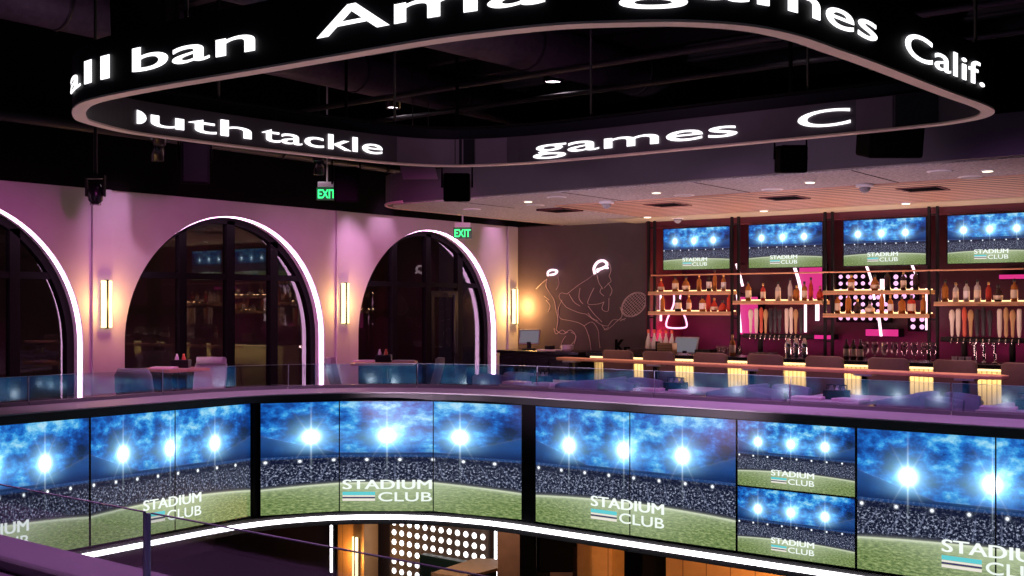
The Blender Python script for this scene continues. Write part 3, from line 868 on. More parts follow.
def panel(name, p0, p1, z0, z1, u0, u1, parent, v0=0.0, v1=1.0, thick=.05, bez=.006):
    """one flat display from p0 to p1 (left to right for the viewer); viewer stands to the right-hand side of p0->p1 turned clockwise"""
    p0, p1 = Vector((*p0, 0)), Vector((*p1, 0)); t = (p1 - p0).normalized(); n = Vector((t.y, -t.x, 0))   # towards the viewer
    L_ = (p1 - p0).length
    def P(x, z, d): q = p0 + t * x + n * d; return (q.x, q.y, z)
    mb_ = MB().mat(M['black_gloss'])
    i = len(mb_.v)
    mb_.v += [P(0, z0, -thick), P(L_, z0, -thick), P(L_, z1, -thick), P(0, z1, -thick), P(0, z0, 0), P(L_, z0, 0), P(L_, z1, 0), P(0, z1, 0)]
    for q in ((0, 3, 2, 1), (0, 1, 5, 4), (1, 2, 6, 5), (2, 3, 7, 6), (3, 0, 4, 7)): mb_.face(tuple(i + k for k in q))
    b = bez
    j = len(mb_.v)
    mb_.v += [P(b, z0 + b, 0), P(L_ - b, z0 + b, 0), P(L_ - b, z1 - b, 0), P(b, z1 - b, 0)]
    for a_, c_ in ((0, 1), (1, 2), (2, 3), (3, 0)): mb_.face((i + 4 + a_, i + 4 + c_, j + c_, j + a_))
    mb_.mat(M['screen']); mb_.face((j, j + 1, j + 2, j + 3))
    o = mb_.build(name, None, parent)
    me = o.data
    uvl = me.uv_layers.new(name='picture')
    for f in me.polygons:
        for li_ in f.loop_indices:
            co = me.vertices[me.loops[li_].vertex_index].co
            x = (Vector((co.x, co.y, 0)) - p0).dot(t) / L_
            uvl.data[li_].uv = (u0 + (u1 - u0) * x, v0 + (v1 - v0) * (co.z - z0) / (z1 - z0))
    return o, P, L_


SZ0, SZ1 = -.345, .815
def wall_screen(label, pts, us, z0=SZ0, z1=SZ1, name='video_wall', group='stadium video walls', logo_on=None):
    """video wall of flat panels through pts; picture spans u = us"""
    t = thing(name, label, 'video wall', (0, 0, 0), 0, group)
    for k in range(len(pts) - 1):
        panel('display_panel', pts[k], pts[k + 1], z0, z1, us[k], us[k + 1], t)
    # logo lies in the plane of one panel
    k = logo_on if logo_on is not None else 0
    p0, p1 = Vector((*pts[k], 0)), Vector((*pts[k + 1], 0)); tt = (p1 - p0).normalized(); nn = Vector((tt.y, -tt.x, 0)); L_ = (p1 - p0).length
    full = L_ / (us[k + 1] - us[k])
    def fn(x, z, d):
        q = p0 + tt * (x - us[k] * full) + nn * (.004 + d * .002); return (q.x, q.y, z0 + z)
    logo('club_logo', t, fn, full, z1 - z0, .668 if logo_on is None else .64)
    return t
wall_screen('video wall of the stadium at the left edge, its logo cut to the letters UM', [(-9.11, 3.92), (-9.11, 4.79), (-9.11, 5.655)], [0, .5, 1.0])
wall_screen('two panel video wall of the stadium left of the curved corner', [(-9.11, 5.665), (-9.11, 6.56), (-9.11, 7.475)], [0, .5, 1.0])
wall_screen('three panel stadium video wall bent round the balcony corner', [(-9.03, 7.53), (-8.58, 8.21), (-7.80, 8.81), (-6.78, 9.00)], [0, .29, .645, 1.0], logo_on=1)
wall_screen('two panel video wall of the stadium right of the curved corner', [(-6.62, 9.01), (-5.52, 9.01), (-4.43, 9.01)], [0, .5, 1.0])
zm = (SZ0 + SZ1) / 2
wall_screen('upper of two small stacked stadium screens on the balcony front', [(-4.42, 9.01), (-3.36, 9.01)], [0, 1.0], zm + .002, SZ1, 'wall_display', 'small stacked screens')
wall_screen('lower of two small stacked stadium screens on the balcony front', [(-4.42, 9.01), (-3.36, 9.01)], [0, 1.0], SZ0, zm - .002, 'wall_display', 'small stacked screens')
wall_screen('large stadium video wall at the right edge, cut off by the frame', [(-3.35, 9.01), (-2.27, 9.01), (-1.15, 9.01)], [0, .48, 1.0])
# the band goes on along the near side of the atrium, seen mirrored in the far glass
for k in range(4):
    x = 1.72 - k * 2.14
    wall_screen(['stadium video wall of the near balcony mirrored in the glass at the right edge', 'stadium video wall of the near balcony mirrored before the third bar television', 'stadium video wall of the near balcony mirrored before the second bar television', 'stadium video wall of the near balcony mirrored below the mural'][k],
                [(x, 2.32), (x - 1.06, 2.32), (x - 2.12, 2.32)], [0, .5, 1.0])
wall_screen('stadium video wall bent round the near left balcony corner, mirrored in the glass left of the stools', [(-6.90, 2.33), (-7.75, 2.48), (-8.52, 3.02), (-9.02, 3.84)], [0, .29, .645, 1.0], logo_on=1)
# dark posts between the video walls
for a, b_ in (((-9.10, 7.48), (-9.06, 7.525)), ((-6.77, 9.0), (-6.63, 9.01))):
    c = ((a[0] + b_[0]) / 2, (a[1] + b_[1]) / 2)
    struct(MB().box(min(a[0], b_[0]) - .01, max(a[0], b_[0]) + .01, min(a[1], b_[1]), max(a[1], b_[1]) + .06, SZ0 - .02, .83).build('trim_10', M['near_black']))


# ------------------------------------------------------------------ glass balustrades
def glass_rail(P, z0, z1, label, group='frameless glass balustrade panels', seg=1.45):
    """P: [(x, y)] centre line; cut into panels along its length, each a thing"""
    L_ = [0.0]
    for i in range(len(P) - 1): L_.append(L_[-1] + math.dist(P[i], P[i + 1]))
    def at(s):
        for i in range(len(P) - 1):
            if s <= L_[i + 1] + 1e-9:
                t = (s - L_[i]) / (L_[i + 1] - L_[i]); return (P[i][0] + t * (P[i + 1][0] - P[i][0]), P[i][1] + t * (P[i + 1][1] - P[i][1]))
        return P[-1]
    n = max(1, round(L_[-1] / seg)); out = []
    for k in range(n):
        a, b_ = L_[-1] * k / n + .008, L_[-1] * (k + 1) / n - .008
        m = max(1, int((b_ - a) / .25)); Q = [at(a + (b_ - a) * j / m) for j in range(m + 1)]
        t = thing('glass_balustrade', label(k, n), 'glass balustrade', (*Q[0], z0), 0, group)
        R = with_normals(Q)
        def lc(mb_): mb_.v = [(x - Q[0][0], y - Q[0][1], z - z0) for x, y, z in mb_.v]; return mb_
        lc(MB().sweep(R, [(-.004, z0 + .03), (.004, z0 + .03), (.004, z1), (-.004, z1)])).build('glass_sheet', M['glass'], t)
        lc(MB().sweep(R, [(-.004, z1), (.004, z1), (.004, z1 + .003), (-.004, z1 + .003)])).build('polished_edge', M['glass_edge'], t)
        lc(MB().sweep(R, [(-.02, z0), (.02, z0), (.02, z0 + .035), (-.02, z0 + .035)])).build('base_channel', M['tag_grey'], t)
        x, y = Q[-1]
        e = MB().box(x - .004, x + .002, y - .004, y + .004, z0 + .03, z1)
        lc(e).build('side_edge', M['glass_edge'], t)
        out.append(t)
    return out
GO = .62
far_line = [(x + nx * GO, y + ny * GO) for x, y, nx, ny in OUTP if not (y < 4.0)]
ordn = ['first', 'second', 'third', 'fourth', 'fifth', 'sixth', 'seventh', 'eighth', 'ninth', 'tenth', 'eleventh', 'twelfth', 'thirteenth', 'fourteenth', 'fifteenth']
glass_rail(far_line, LZ, 1.165, lambda k, n: 'clear glass balustrade panel on the far ledge, %s counted from the right end' % ordn[k])
near = [(-7.4, 2.0), (1.2, 2.0)]
near_line = [(-7.5, 2.02), (-5.0, 2.02), (-2.96, 2.02), (-.6, 2.02), (1.2, 2.02)]
def rail_near():
    segs = [[(-7.0, 2.02), (-5.0, 2.02)], [(-5.0, 2.02), (-2.948, 2.02)], [(-2.928, 2.02), (-.4, 2.02)]]
    nm = ['clear glass balustrade panel of the near ledge cut by the left edge', 'clear glass balustrade panel of the near ledge before the left video wall', 'clear glass balustrade panel of the near ledge dipping to the bottom edge']
    for sg, s in zip(segs, nm): glass_rail(sg, LZ, 1.19, lambda k, n, s=s: s, seg=9)
rail_near()
t = thing('glass_clamp', 'pale blue upright joint post between two near glass panels', 'post', (-2.938, 2.02, LZ))
MB().box(-.007, .007, -.006, .006, 0, .29).build('post', pm('screen_lit_blue', (.45, .80, .98), .25, .0), t, bevel=.003)  # blue screen light on the glass joint is put into this colour
MB().box(-.03, .03, -.035, .035, 0, .02).build('foot', M['steel'], t)


# ------------------------------------------------------------------ chalk mural
t = thing('wall_mural', 'chalk line mural of two crouching racket players on the dark wall', 'mural', (-10.5, YB, 1.0))
def mpt(px, py):   # mural sheet units (x right, y down) to the wall
    return (-12.05 + 2.78 * (px - 522) / 128.0, YB - .006, 3.15 - .02 - 2.2 * (py - 226) / 128.0)
def mural_w(px, py):
    # the wall is seen at a slant; keep to its own metric
    r = (px - 512) / 1120; c, s = math.cos(RZC), math.sin(RZC)
    Y = (YB - .006) / (r * s + c); return ((r * c - s) * Y, YB - .006, EYE - (py - 305) * Y / 1120)
MUR = [
    # front player: head, face
    [(594, 276), (593, 270), (596, 263), (603, 260), (609, 263), (611, 270), (609, 276)], [(609, 276), (611, 281), (608, 284), (604, 288)], [(597, 275), (599, 283), (603, 289)],
    [(602, 287), (600, 292), (604, 296)], [(608, 283), (612, 290), (610, 296)],
    # shoulder and back
    [(594, 274), (588, 279), (580, 284), (572, 290), (567, 294)], [(567, 294), (561, 293), (559, 297), (562, 302), (566, 307)], [(566, 307), (572, 310), (580, 313), (586, 314)],
    [(594, 288), (590, 296), (588, 304), (598, 304), (604, 302)], [(604, 302), (602, 309), (608, 311), (609, 298)], [(580, 288), (579, 298), (583, 304)], [(569, 294), (574, 302), (580, 306)],
    # arms to the racket
    [(586, 314), (594, 320), (602, 325), (608, 326)], [(588, 306), (594, 314), (602, 322)], [(602, 325), (606, 330), (612, 326), (616, 322)], [(608, 326), (613, 320), (618, 320)],
    [(604, 330), (609, 327)], [(616, 322), (622, 316), (620, 307)],
    # legs
    [(566, 320), (576, 322), (584, 326), (588, 334), (590, 342)], [(584, 326), (592, 322), (598, 330), (599, 340), (600, 348)], [(562, 300), (558, 310), (560, 318), (566, 320)],
    [(588, 313), (592, 318), (598, 321)], [(590, 342), (591, 350)],
    # rear player
    [(547, 279), (546, 286), (549, 292)], [(558, 277), (559, 284), (556, 290)], [(547, 279), (541, 284), (536, 289)], [(549, 292), (554, 300), (556, 310), (558, 320), (556, 330)],
    [(546, 300), (550, 306), (548, 312)], [(556, 330), (562, 334), (568, 332)], [(564, 334), (570, 330), (575, 334), (575, 340), (571, 345), (568, 350)], [(560, 348), (563, 340), (566, 336)],
    [(554, 328), (556, 334), (562, 330), (566, 333)], [(544, 296), (549, 300)], [(571, 332), (576, 336), (574, 344)],
    # racket handle
    [(616, 322), (620, 319), (625, 320)], [(620, 321), (626, 318)],
]
RK = [(625 + 0, 312)]
ch = MB()
O0 = Vector((-10.5, YB, 1.0))
for ln in MUR:
    P = smooth_path(ln, 4)
    ch.tube([tuple(Vector(mural_w(*p)) - O0) for p in P], .0042, 4)
# racket head and strings, drawn on the wall in its own plane
cx, cy = 634, 304.5
ra, rb, ang = 14.5, 10.2, math.radians(-44)
def rp(a, k=1.0): x, y = ra * k * math.cos(a), rb * k * math.sin(a); return (cx + x * math.cos(ang) - y * math.sin(ang), cy + x * math.sin(ang) + y * math.cos(ang))
for k in (1.0, .93):
    ch.tube([tuple(Vector(mural_w(*rp(2 * PI * i / 32, k))) - O0) for i in range(32)], .0042, 4, True)
for i in range(-4, 5):
    q = i * .19
    y = rb * q; h = ra * math.sqrt(1 - q * q) * .9
    ch.tube([tuple(Vector(mural_w(cx + x * math.cos(ang) - y * math.sin(ang), cy + x * math.sin(ang) + y * math.cos(ang))) - O0) for x in (-h, h)], .0026, 4)
    x = ra * q; h = rb * math.sqrt(1 - q * q) * .9
    ch.tube([tuple(Vector(mural_w(cx + x * math.cos(ang) - y * math.sin(ang), cy + x * math.sin(ang) + y * math.cos(ang))) - O0) for y in (-h, h)], .0026, 4)
ch.build('chalk_lines', M['chalk'], t)
def neon_band(lines, label):
    o = thing('neon_light', label, 'neon light', mural_w(*lines[0][1][0]), 0, 'neon headbands on the mural')
    o0 = Vector(o.location)
    for rad, pts in lines:
        MB().tube([tuple(Vector(mural_w(*p)) - o0 + Vector((0, -.03, 0))) for p in smooth_path(pts, 5)], rad, 8).build('neon_tube', M['neon_white'], o)
    MB().tube([(0, 0, 0), (0, -.03, 0)], .006, 6).build('holder', M['white_plastic'], o)
neon_band([(.022, [(596, 274), (595, 268), (599, 262), (605, 261), (608, 265), (604, 268), (598, 270)]), (.018, [(598, 272), (603, 268), (609, 268)])], 'neon cap of the front player on the chalk mural')
neon_band([(.018, [(549, 276), (549, 272), (553, 270), (558, 271), (556, 274), (551, 275)])], 'neon cap of the rear player on the chalk mural')


# ------------------------------------------------------------------ point of sale by the mural
def till(x, y, z, rz, label, w=.34, h=.24, lit=True):
    t = thing('till', label, 'till', (x, y, z), rz, 'tills')
    MB().box(-.10, .10, -.09, .09, 0, .03).build('base', M['black'], t, bevel=.008)
    MB().box(-.035, .035, -.02, .03, .03, .14).build('stand', M['black'], t, bevel=.006)
    b = MB().box(-w / 2, w / 2, -.016, .016, .10, .10 + h); b.v = [(px, py + (pz - .1) * .35, pz) for px, py, pz in b.v]
    b.build('monitor', M['tag_grey'], t, bevel=.006)
    b = MB().box(-w / 2 + .02, w / 2 - .02, -.019, -.016, .12, .08 + h); b.v = [(px, py + (pz - .1) * .35, pz) for px, py, pz in b.v]
    b.build('touch_screen', M['till_screen'] if lit else M['tag_grey'], t)
    return t
t = thing('service_counter', 'black service counter under the chalk mural', 'counter', (-11.0, 15.45, 0))
MB().box(-.92, .78, -.36, .36, 1.0, 1.05).build('worktop', M['black_gloss'], t, bevel=.008)
MB().box(-.88, .74, -.32, .34, .08, 1.0).build('cabinet', M['black'], t, bevel=.006)
for x in (-.62, -.08, .46):
    d = MB().box(x - .25, x + .25, -.34, -.32, .14, .95).build('door', M['black_gloss'], t, bevel=.004)
    MB().box(x + .18, x + .20, -.36, -.34, .5, .8).build('door_handle', M['steel'], d)
till(-11.45, 15.4, 1.05, math.radians(25), 'till with a tilted pale screen on the black service counter', .36, .25)
t = thing('bowl_stack', 'stack of white bowls on the service counter', 'bowls', (-10.62, 15.35, 1.05))
for k in range(3): MB().lathe([(.05, .0), (.09, .02), (.11, .06), (.105, .06), (.085, .025)], z=k * .022, n=20, cap=False).build('bowl', M['white_plastic'], t)
t = thing('receipt_tray', 'white tray with a black card reader on the service counter', 'tray', (-10.95, 15.3, 1.05))
MB().box(-.2, .2, -.1, .1, 0, .025).build('tray', M['white_plastic'], t, bevel=.006)
MB().box(-.06, .08, -.06, .05, .025, .09).build('card_reader', M['black'], t, bevel=.01)

# ------------------------------------------------------------------ bar shelving
POSTX = [-9.12, -7.66, -6.19, -4.72, -3.25]
for x, s in zip(POSTX, ('beside the mural wall', 'left of the second television', 'left of the third television', 'left of the fourth television', 'near the right edge')):
    t = thing('shelf_upright', 'black double shelf upright ' + s, 'shelf frame', (x, 15.55, 0), 0, 'black uprights of the bar shelving')
    for dx in (-.055, .055): MB().box(dx - .018, dx + .018, -.02, .02, .98, ZC - .02).build('post', M['black'], t)
    b = MB()
    for z in (1.3, 1.62, 2.29, 3.05): b.box(-.055, .055, -.012, .012, z - .01, z + .01)
    b.build('rungs', M['black'], t)
tag(MB().tube([(-9.1, 15.5, 2.29), (-2.6, 15.5, 2.29)], .012, 8).build('shelf_rail', M['rail_wood']), 'thin copper rail running under the four bar televisions', 'rail')
SHELVES = [('upper shelf below the first television', -9.16, -7.72, 2.035), ('lower shelf below the first television', -9.16, -7.72, 1.72), ('single shelf below the second television', -7.68, -6.26, 1.885),
           ('upper shelf below the third television', -6.26, -4.76, 2.025), ('lower shelf below the third television', -6.26, -4.76, 1.70), ('single shelf below the fourth television', -4.70, -3.1, 1.865)]
for s, x0, x1, z in SHELVES:
    t = thing('bottle_shelf', 'lit oak bottle ' + s, 'shelf', ((x0 + x1) / 2, 15.63, z), 0, 'oak shelves of the bar')
    h = (x1 - x0) / 2
    MB().box(-h, h, -.13, .13, -.055, 0).build('board', M['shelf'], t, bevel=.004)
    MB().box(-h + .03, h - .03, .10, .125, 0, .018).build('light_strip', M['warm_strip'], t)
    MB().box(-h, h, -.132, -.12, -.058, -.04).build('front_edge', M['rail_wood'], t)
    lamp('shelf_light', 'AREA', ((x0 + x1) / 2, 15.72, z + .02), ((x0 + x1) / 2, 15.60, z + .5), 5.0, (1.0, .55, .26), x1 - x0 - .1, .03)

BOT = {
    'tall': [(.036, 0), (.04, .012), (.04, .17), (.034, .195), (.015, .215), (.014, .265)],
    'square': [(.046, 0), (.05, .012), (.05, .15), (.04, .175), (.016, .185), (.016, .225)],
    'round': [(.04, 0), (.055, .03), (.058, .08), (.045, .13), (.02, .16), (.016, .21)],
    'slim': [(.028, 0), (.031, .012), (.031, .18), (.02, .225), (.012, .25), (.012, .30)],
    'decanter': [(.06, 0), (.065, .02), (.06, .07), (.03, .11), (.018, .12), (.018, .16)],
}
LIQ = {'amber': 'amber', 'red': 'red_spirit', 'clear': 'clear_spirit', 'green': 'green_spirit', 'dark': 'dark_spirit'}
protos = {}
def bottle(x, y, z, shape, liq, lab, cap, label, group, scale=1.0):
    key = (shape, liq, lab, cap)
    if key not in protos:
        t = thing('liquor_bottle', label, 'bottle')
        pr = BOT[shape]; n = 4 if shape == 'square' else 14
        b = MB().lathe(pr, n=18)
        b.build('bottle_body', M[LIQ[liq]], t)
        zc = pr[-1][1]
        MB().lathe([(pr[-1][0] + .003, zc - .025), (pr[-1][0] + .003, zc + .015)], n=12).build('cap', M[cap], t)
        r = max(p[0] for p in pr)
        if lab:
            zl = pr[2][1] * .25; zh = pr[2][1] * .85
            if shape in ('round', 'decanter'): zl, zh = .025, .08
            MB().lathe([(r + .0015, zl), (r + .0015, zh)], n=18, cap=False).build('bottle_label', M[lab], t)
        protos[key] = t
        first = True
    else:
        t = copy_tree(protos[key])
    t.location = (x, y, z); t.scale = (scale,) * 3; t.rotation_euler = (0, 0, random.uniform(-.4, .4))
    tag(t, label, 'bottle', group)
    return t
def look(shape, liq, lab):
    a = {'tall': 'tall', 'square': 'square shouldered', 'round': 'round bellied', 'slim': 'slim', 'decanter': 'squat'}[shape]
    return a + ' ' + liq + (' labelled' if lab else '')
LC, LW = 'label_cream', 'label_white'
ROWS = [
    (0, 'upper shelf, first television', [(-8.98, 'round', 'red', LC), (-8.72, 'square', 'amber', LC), (-8.53, 'round', 'amber', LC), (-8.3, 'tall', 'amber', None), (-8.13, 'tall', 'dark', LW), (-8.03, 'slim', 'amber', None), (-7.88, 'tall', 'amber', LW)]),
    (1, 'lower shelf, first television', [(-8.95, 'tall', 'amber', None), (-8.67, 'square', 'dark', LC), (-8.48, 'tall', 'amber', LC), (-8.24, 'square', 'amber', LW), (-8.14, 'slim', 'red', None), (-8.04, 'round', 'red', LC), (-7.90, 'decanter', 'red', None), (-7.78, 'tall', 'red', None)]),
    (2, 'single shelf, second television', [(-7.47, 'tall', 'amber', LC), (-7.23, 'tall', 'red', LC), (-6.99, 'tall', 'clear', LC), (-6.8, 'slim', 'clear', None), (-6.70, 'square', 'amber', None), (-6.58, 'tall', 'amber', LC), (-6.48, 'slim', 'red', None), (-6.34, 'round', 'red', None)]),
    (3, 'upper shelf, third television', [(-5.88, 'square', 'amber', LC), (-5.54, 'round', 'amber', LC), (-5.36, 'tall', 'dark', None), (-5.14, 'tall', 'dark', LC), (-4.97, 'tall', 'dark', None)]),
    (4, 'lower shelf, third television', [(-6.08, 'tall', 'amber', LC), (-5.92, 'tall', 'amber', None), (-5.79, 'round', 'dark', None), (-5.61, 'decanter', 'clear', LC), (-5.44, 'slim', 'amber', None), (-5.32, 'tall', 'amber', LW), (-5.16, 'square', 'amber', None), (-5.03, 'square', 'red', LC), (-4.87, 'tall', 'amber', None)]),
    (5, 'single shelf, fourth television', [(-4.58, 'tall', 'amber', None), (-4.44, 'tall', 'clear', LC), (-4.30, 'tall', 'clear', LW), (-4.16, 'tall', 'clear', LC), (-4.02, 'tall', 'red', None), (-3.90, 'round', 'dark', LC), (-3.70, 'tall', 'amber', LC), (-3.52, 'tall', 'red', None)]),
]
for si, where, row in ROWS:
    z = SHELVES[si][3]
    for k, (x, sh, lq, lb) in enumerate(row):
        cp = 'cap_black' if (k + si) % 3 else 'cap_gold'
        bottle(x, 15.60, z, sh, lq, lb, cp, '%s bottle, %s from left on the %s' % (look(sh, lq, lb), ordn[k], where), 'bottles on the bar shelves', 1.0 + .12 * ((k * 7 + si) % 3 - 1) * .6)

# televisions
for k, (x0, s) in enumerate(((-8.99, 'leftmost of four bar televisions, showing the stadium'), (-7.51, 'second bar television from the left, showing the stadium'), (-6.03, 'third bar television from the left, showing the stadium'), (-4.58, 'rightmost bar television, cut by the right edge'))):
    t = thing('television', s, 'television', (0, 0, 0), 0, 'televisions over the bar')
    W_, z0, z1, y = 1.18, 2.37, 3.04, 15.68
    panel('tv_screen', (x0, y), (x0 + W_, y), z0, z1, 0, 1, t, thick=.05, bez=.012)
    logo('club_logo', t, lambda px, pz, d, x0=x0: (x0 + px, y - .003 - d * .002, z0 + pz), W_, z1 - z0)
    MB().box(x0 + .45, x0 + .73, y + .05, y + .16, 2.5, 2.9).build('wall_bracket', M['black'], t)

# beer taps
TAPC = ['tap_white', 'tap_white', 'tap_red', 'tap_wood']
def tap_rail(x0, x1, taps, label):
    t = thing('beer_tap_rail', label, 'beer taps', ((x0 + x1) / 2, 15.5, 0), 0, 'beer tap rails')
    cx = (x0 + x1) / 2
    MB().tube([(x0 - cx, 0, 1.36), (x1 - cx, 0, 1.36)], .035, 10).build('manifold', M['steel'], t)
    for dx in (.25, .75): MB().tube([(x0 - cx + (x1 - x0) * dx, 0, .98), (x0 - cx + (x1 - x0) * dx, 0, 1.36)], .04, 10).build('pillar', M['steel'], t)
    for x, mt, kind in taps:
        f = MB().tube([(x - cx, -.03, 1.37), (x - cx, -.09, 1.37), (x - cx, -.11, 1.30)], .011, 6).build('faucet', M['chrome'], t)
        if kind == 0: pr = [(.012, 0), (.022, .03), (.030, .12), (.032, .34), (.022, .37)]
        elif kind == 1: pr = [(.012, 0), (.020, .03), (.026, .20), (.038, .25), (.040, .30), (.028, .34), (.012, .36)]
        else: pr = [(.012, 0), (.026, .03), (.024, .20), (.034, .28), (.028, .36), (.01, .39)]
        MB().lathe(pr, x - cx, -.07, 1.40, 10, sy=.6).build('tap_handle', M[mt], f)
def taps(xs, cols): return [(x, c, (i * 2 + 1) % 3) for i, (x, c) in enumerate(zip(xs, cols))]
tap_rail(-7.5, -6.4, taps([-7.35, -7.26, -7.18, -7.11, -7.03, -6.96, -6.89, -6.78, -6.71, -6.64, -6.56], ['tap_white', 'tap_white', 'tap_red', 'tap_wood', 'tap_black', 'tap_black', 'tap_black', 'tap_white', 'tap_white', 'tap_wood', 'tap_black']), 'beer tap rail with cream and red handles below the second television')
tap_rail(-4.6, -3.4, taps([-4.44, -4.36, -4.28, -4.20, -4.12, -4.04, -3.96, -3.84, -3.76, -3.68, -3.6], ['tap_white', 'tap_white', 'tap_red', 'tap_wood', 'tap_black', 'tap_black', 'tap_black', 'tap_white', 'tap_wood', 'tap_wood', 'tap_white']), 'beer tap rail with mixed handles below the rightmost television')

# neon and bulbs behind the shelves
def neon(label, pts, mat, r=.018, group='neon tubes behind the bar', closed=False, y=16.4):
    P = smooth_path([(x, z) for x, z in pts], 5, closed)
    o = thing('neon_tube_light', label, 'neon light', (pts[0][0], y, pts[0][1]), 0, group)
    MB().tube([(x - pts[0][0], 0, z - pts[0][1]) for x, z in P], r, 8, closed).build('neon_tube', M[mat], o)
    MB().tube([(0, 0, 0), (0, 16.7 - y if not -6.5 < pts[0][0] < -5.1 else .19, 0)], .008, 6).build('holder', M['black'], o)
neon('pink white neon flask outline under the first television', [(-8.94, 1.98), (-8.95, 1.82), (-9.06, 1.60), (-9.08, 1.48), (-9.0, 1.45), (-8.8, 1.45), (-8.71, 1.48), (-8.73, 1.60), (-8.83, 1.82), (-8.82, 1.98)], 'neon_pink', .014, y=15.95)
o = thing('neon_tube_light', 'upright white neon tube next to the mural wall', 'neon light', (-9.165, 15.92, 1.56), 0, 'neon tubes behind the bar')
MB().tube([(0, 0, 0), (0, 0, .44)], .018, 8).build('neon_tube', M['neon_white'], o)
MB().tube([(-.04, 0, .1), (0, 0, .1)], .006, 6).build('holder', M['black'], o)
neon('slanting white neon tube between first and second televisions', [(-8.05, 2.0), (-8.01, 1.7), (-7.98, 1.38)], 'neon_white', .018)
neon('short curved neon tube under the right end of the first television', [(-8.06, 2.48), (-8.0, 2.3), (-7.95, 2.12)], 'neon_white', .02)
neon('long curved neon tube under the second television', [(-7.10, 2.46), (-7.01, 2.2), (-6.95, 1.9)], 'neon_white', .024)
neon('upright neon tube behind the taps of the second television', [(-6.9, 1.84), (-6.9, 1.4)], 'neon_white', .02)
neon('short bright upright neon tube right of the second television taps', [(-6.71, 1.84), (-6.71, 1.58)], 'neon_white', .03)
neon('curved pink neon tube under the left part of the third television', [(-5.97, 2.45), (-5.88, 2.2), (-5.83, 1.9)], 'neon_white', .018)
neon('bright upright neon tube in the middle below the third television', [(-5.71, 2.20), (-5.71, 1.85)], 'neon_white', .034)
neon('low slanting neon tube below the third television shelves', [(-5.77, 1.7), (-5.73, 1.36)], 'neon_white', .02)
neon('short curved neon tube under the right end of the third television', [(-5.30, 2.45), (-5.22, 2.25)], 'neon_white', .018)
neon('upright warm neon tube at the right of the third television shelves', [(-5.06, 2.06), (-5.06, 1.46)], 'neon_white', .028)

def bulb_panel(label, x0, z0, nx, nz, dx, dz, y, rad, mat, skip=(), back=True, group='panels of round bulbs'):
    t = thing('bulb_panel', label, 'light panel', (x0, y, z0), 0, group)
    if back:
        MB().box(-dx * .6, dx * (nx - .4), 0, .095 if y > 16.5 else .06, -dz * .6, dz * (nz - .4)).build('back_panel', M['near_black'] if y > 16.5 else pm('taupe_panel', (.16, .12, .10), .7), t)
    pr = MB().lathe([(rad, 0), (rad * .9, .012), (rad * .5, .02)], n=14)
    pr.v = [(x, -z, y_) for x, y_, z in pr.v]
    me = pr.mesh('bulb', M[mat])
    for i in range(nx):
        for j in range(nz):
            if (i, j) in skip: continue
            o = bpy.data.objects.new('bulb', me); COL.objects.link(o); o.parent = t; o.location = (i * dx, 0, j * dz)
bulb_panel('panel of round pink bulbs behind the left side of the third television shelves', -6.42, 1.62, 7, 7, .115, .105, 16.6, .031, 'bulb', skip={(5, 5), (5, 6), (6, 3), (6, 4), (6, 5), (6, 6), (4, 6), (0, 1), (1, 1)})
bulb_panel('panel of round pink bulbs behind the right side of the third television shelves', -5.58, 1.95, 3, 4, .12, .095, 16.6, .036, 'bulb', skip={(1, 1)})
bulb_panel('small panel of round bulbs low at the right below the third television', -5.33, 1.50, 2, 2, .13, .11, 16.6, .036, 'bulb')
# magenta lit panels of the recess
for x0, x1, z0, z1, s in ((-7.02, -6.66, 1.9, 2.45, 'magenta glowing panel under the second television'), (-6.95, -6.5, 1.30, 1.36, 'magenta glowing ledge behind the taps of the second television'),
                          (-8.06, -7.72, 1.35, 1.95, 'magenta glowing panel between first and second televisions'), (-5.98, -5.5, 1.36, 1.46, 'magenta glowing ledge below the third television'), (-4.1, -3.2, 2.18, 2.24, 'magenta glowing bar below the rightmost television')):
    t = thing('lit_panel', s, 'light panel', (x0, 16.45, z0), 0, 'magenta panels behind the bar')
    MB().box(0, x1 - x0, 0, .015, 0, z1 - z0).build('glowing_face', M['magenta_glow'], t)
    MB().box(-.01, x1 - x0 + .01, .015, .245, -.01, z1 - z0 + .01).build('casing', M['near_black'], t)
for x in (-8.4, -6.9, -5.5, -4.0): lamp('recess_light', 'AREA', (x, 16.1, 1.15), (x, 16.62, 2.0), 4.5, (1.0, .06, .34), 1.2, .05)
lamp('recess_light', 'AREA', (-9.0, 15.95, 1.2), (-9.2, 16.0, 2.2), 8, (1.0, .08, .3), .3, .05)

# ------------------------------------------------------------------ back counter, bar, drink rail
t = thing('back_counter', 'dark back counter under the bottle shelves', 'counter', (-6.2, 15.35, 0))
MB().box(-2.95, 3.9, -.32, .32, .93, .98).build('worktop', M['black_gloss'], t, bevel=.006)
MB().box(-2.9, 3.9, -.28, .3, .05, .93).build('cabinet', M['black'], t)
for k in range(5):
    d = MB().box(-2.85 + k * 1.1, -1.8 + k * 1.1, -.30, -.28, .1, .9).build('door', M['black_gloss'], t)
    MB().box(-1.9 + k * 1.1, -1.88 + k * 1.1, -.33, -.30, .55, .8).build('door_handle', M['chrome'], d)
t = thing('bar_counter', 'long bar with dark top and lit fluted pale wood front', 'bar', (-6.0, 13.6, 0))
MB().box(-2.95, 3.6, -.20, .42, 1.09, 1.14).build('bar_top', M['black_gloss'], t, bevel=.008)
MB().box(-2.92, 3.6, -.02, .35, 0, 1.09).build('bar_front', M['flute'], t)
MB().box(-2.9, 3.6, -.16, -.13, 1.065, 1.088).build('light_strip', M['warm_strip'], t)
MB().tube([(-2.7, -.2, .2), (3.6, -.2, .2)], .02, 8).build('foot_rail', M['steel'], t)
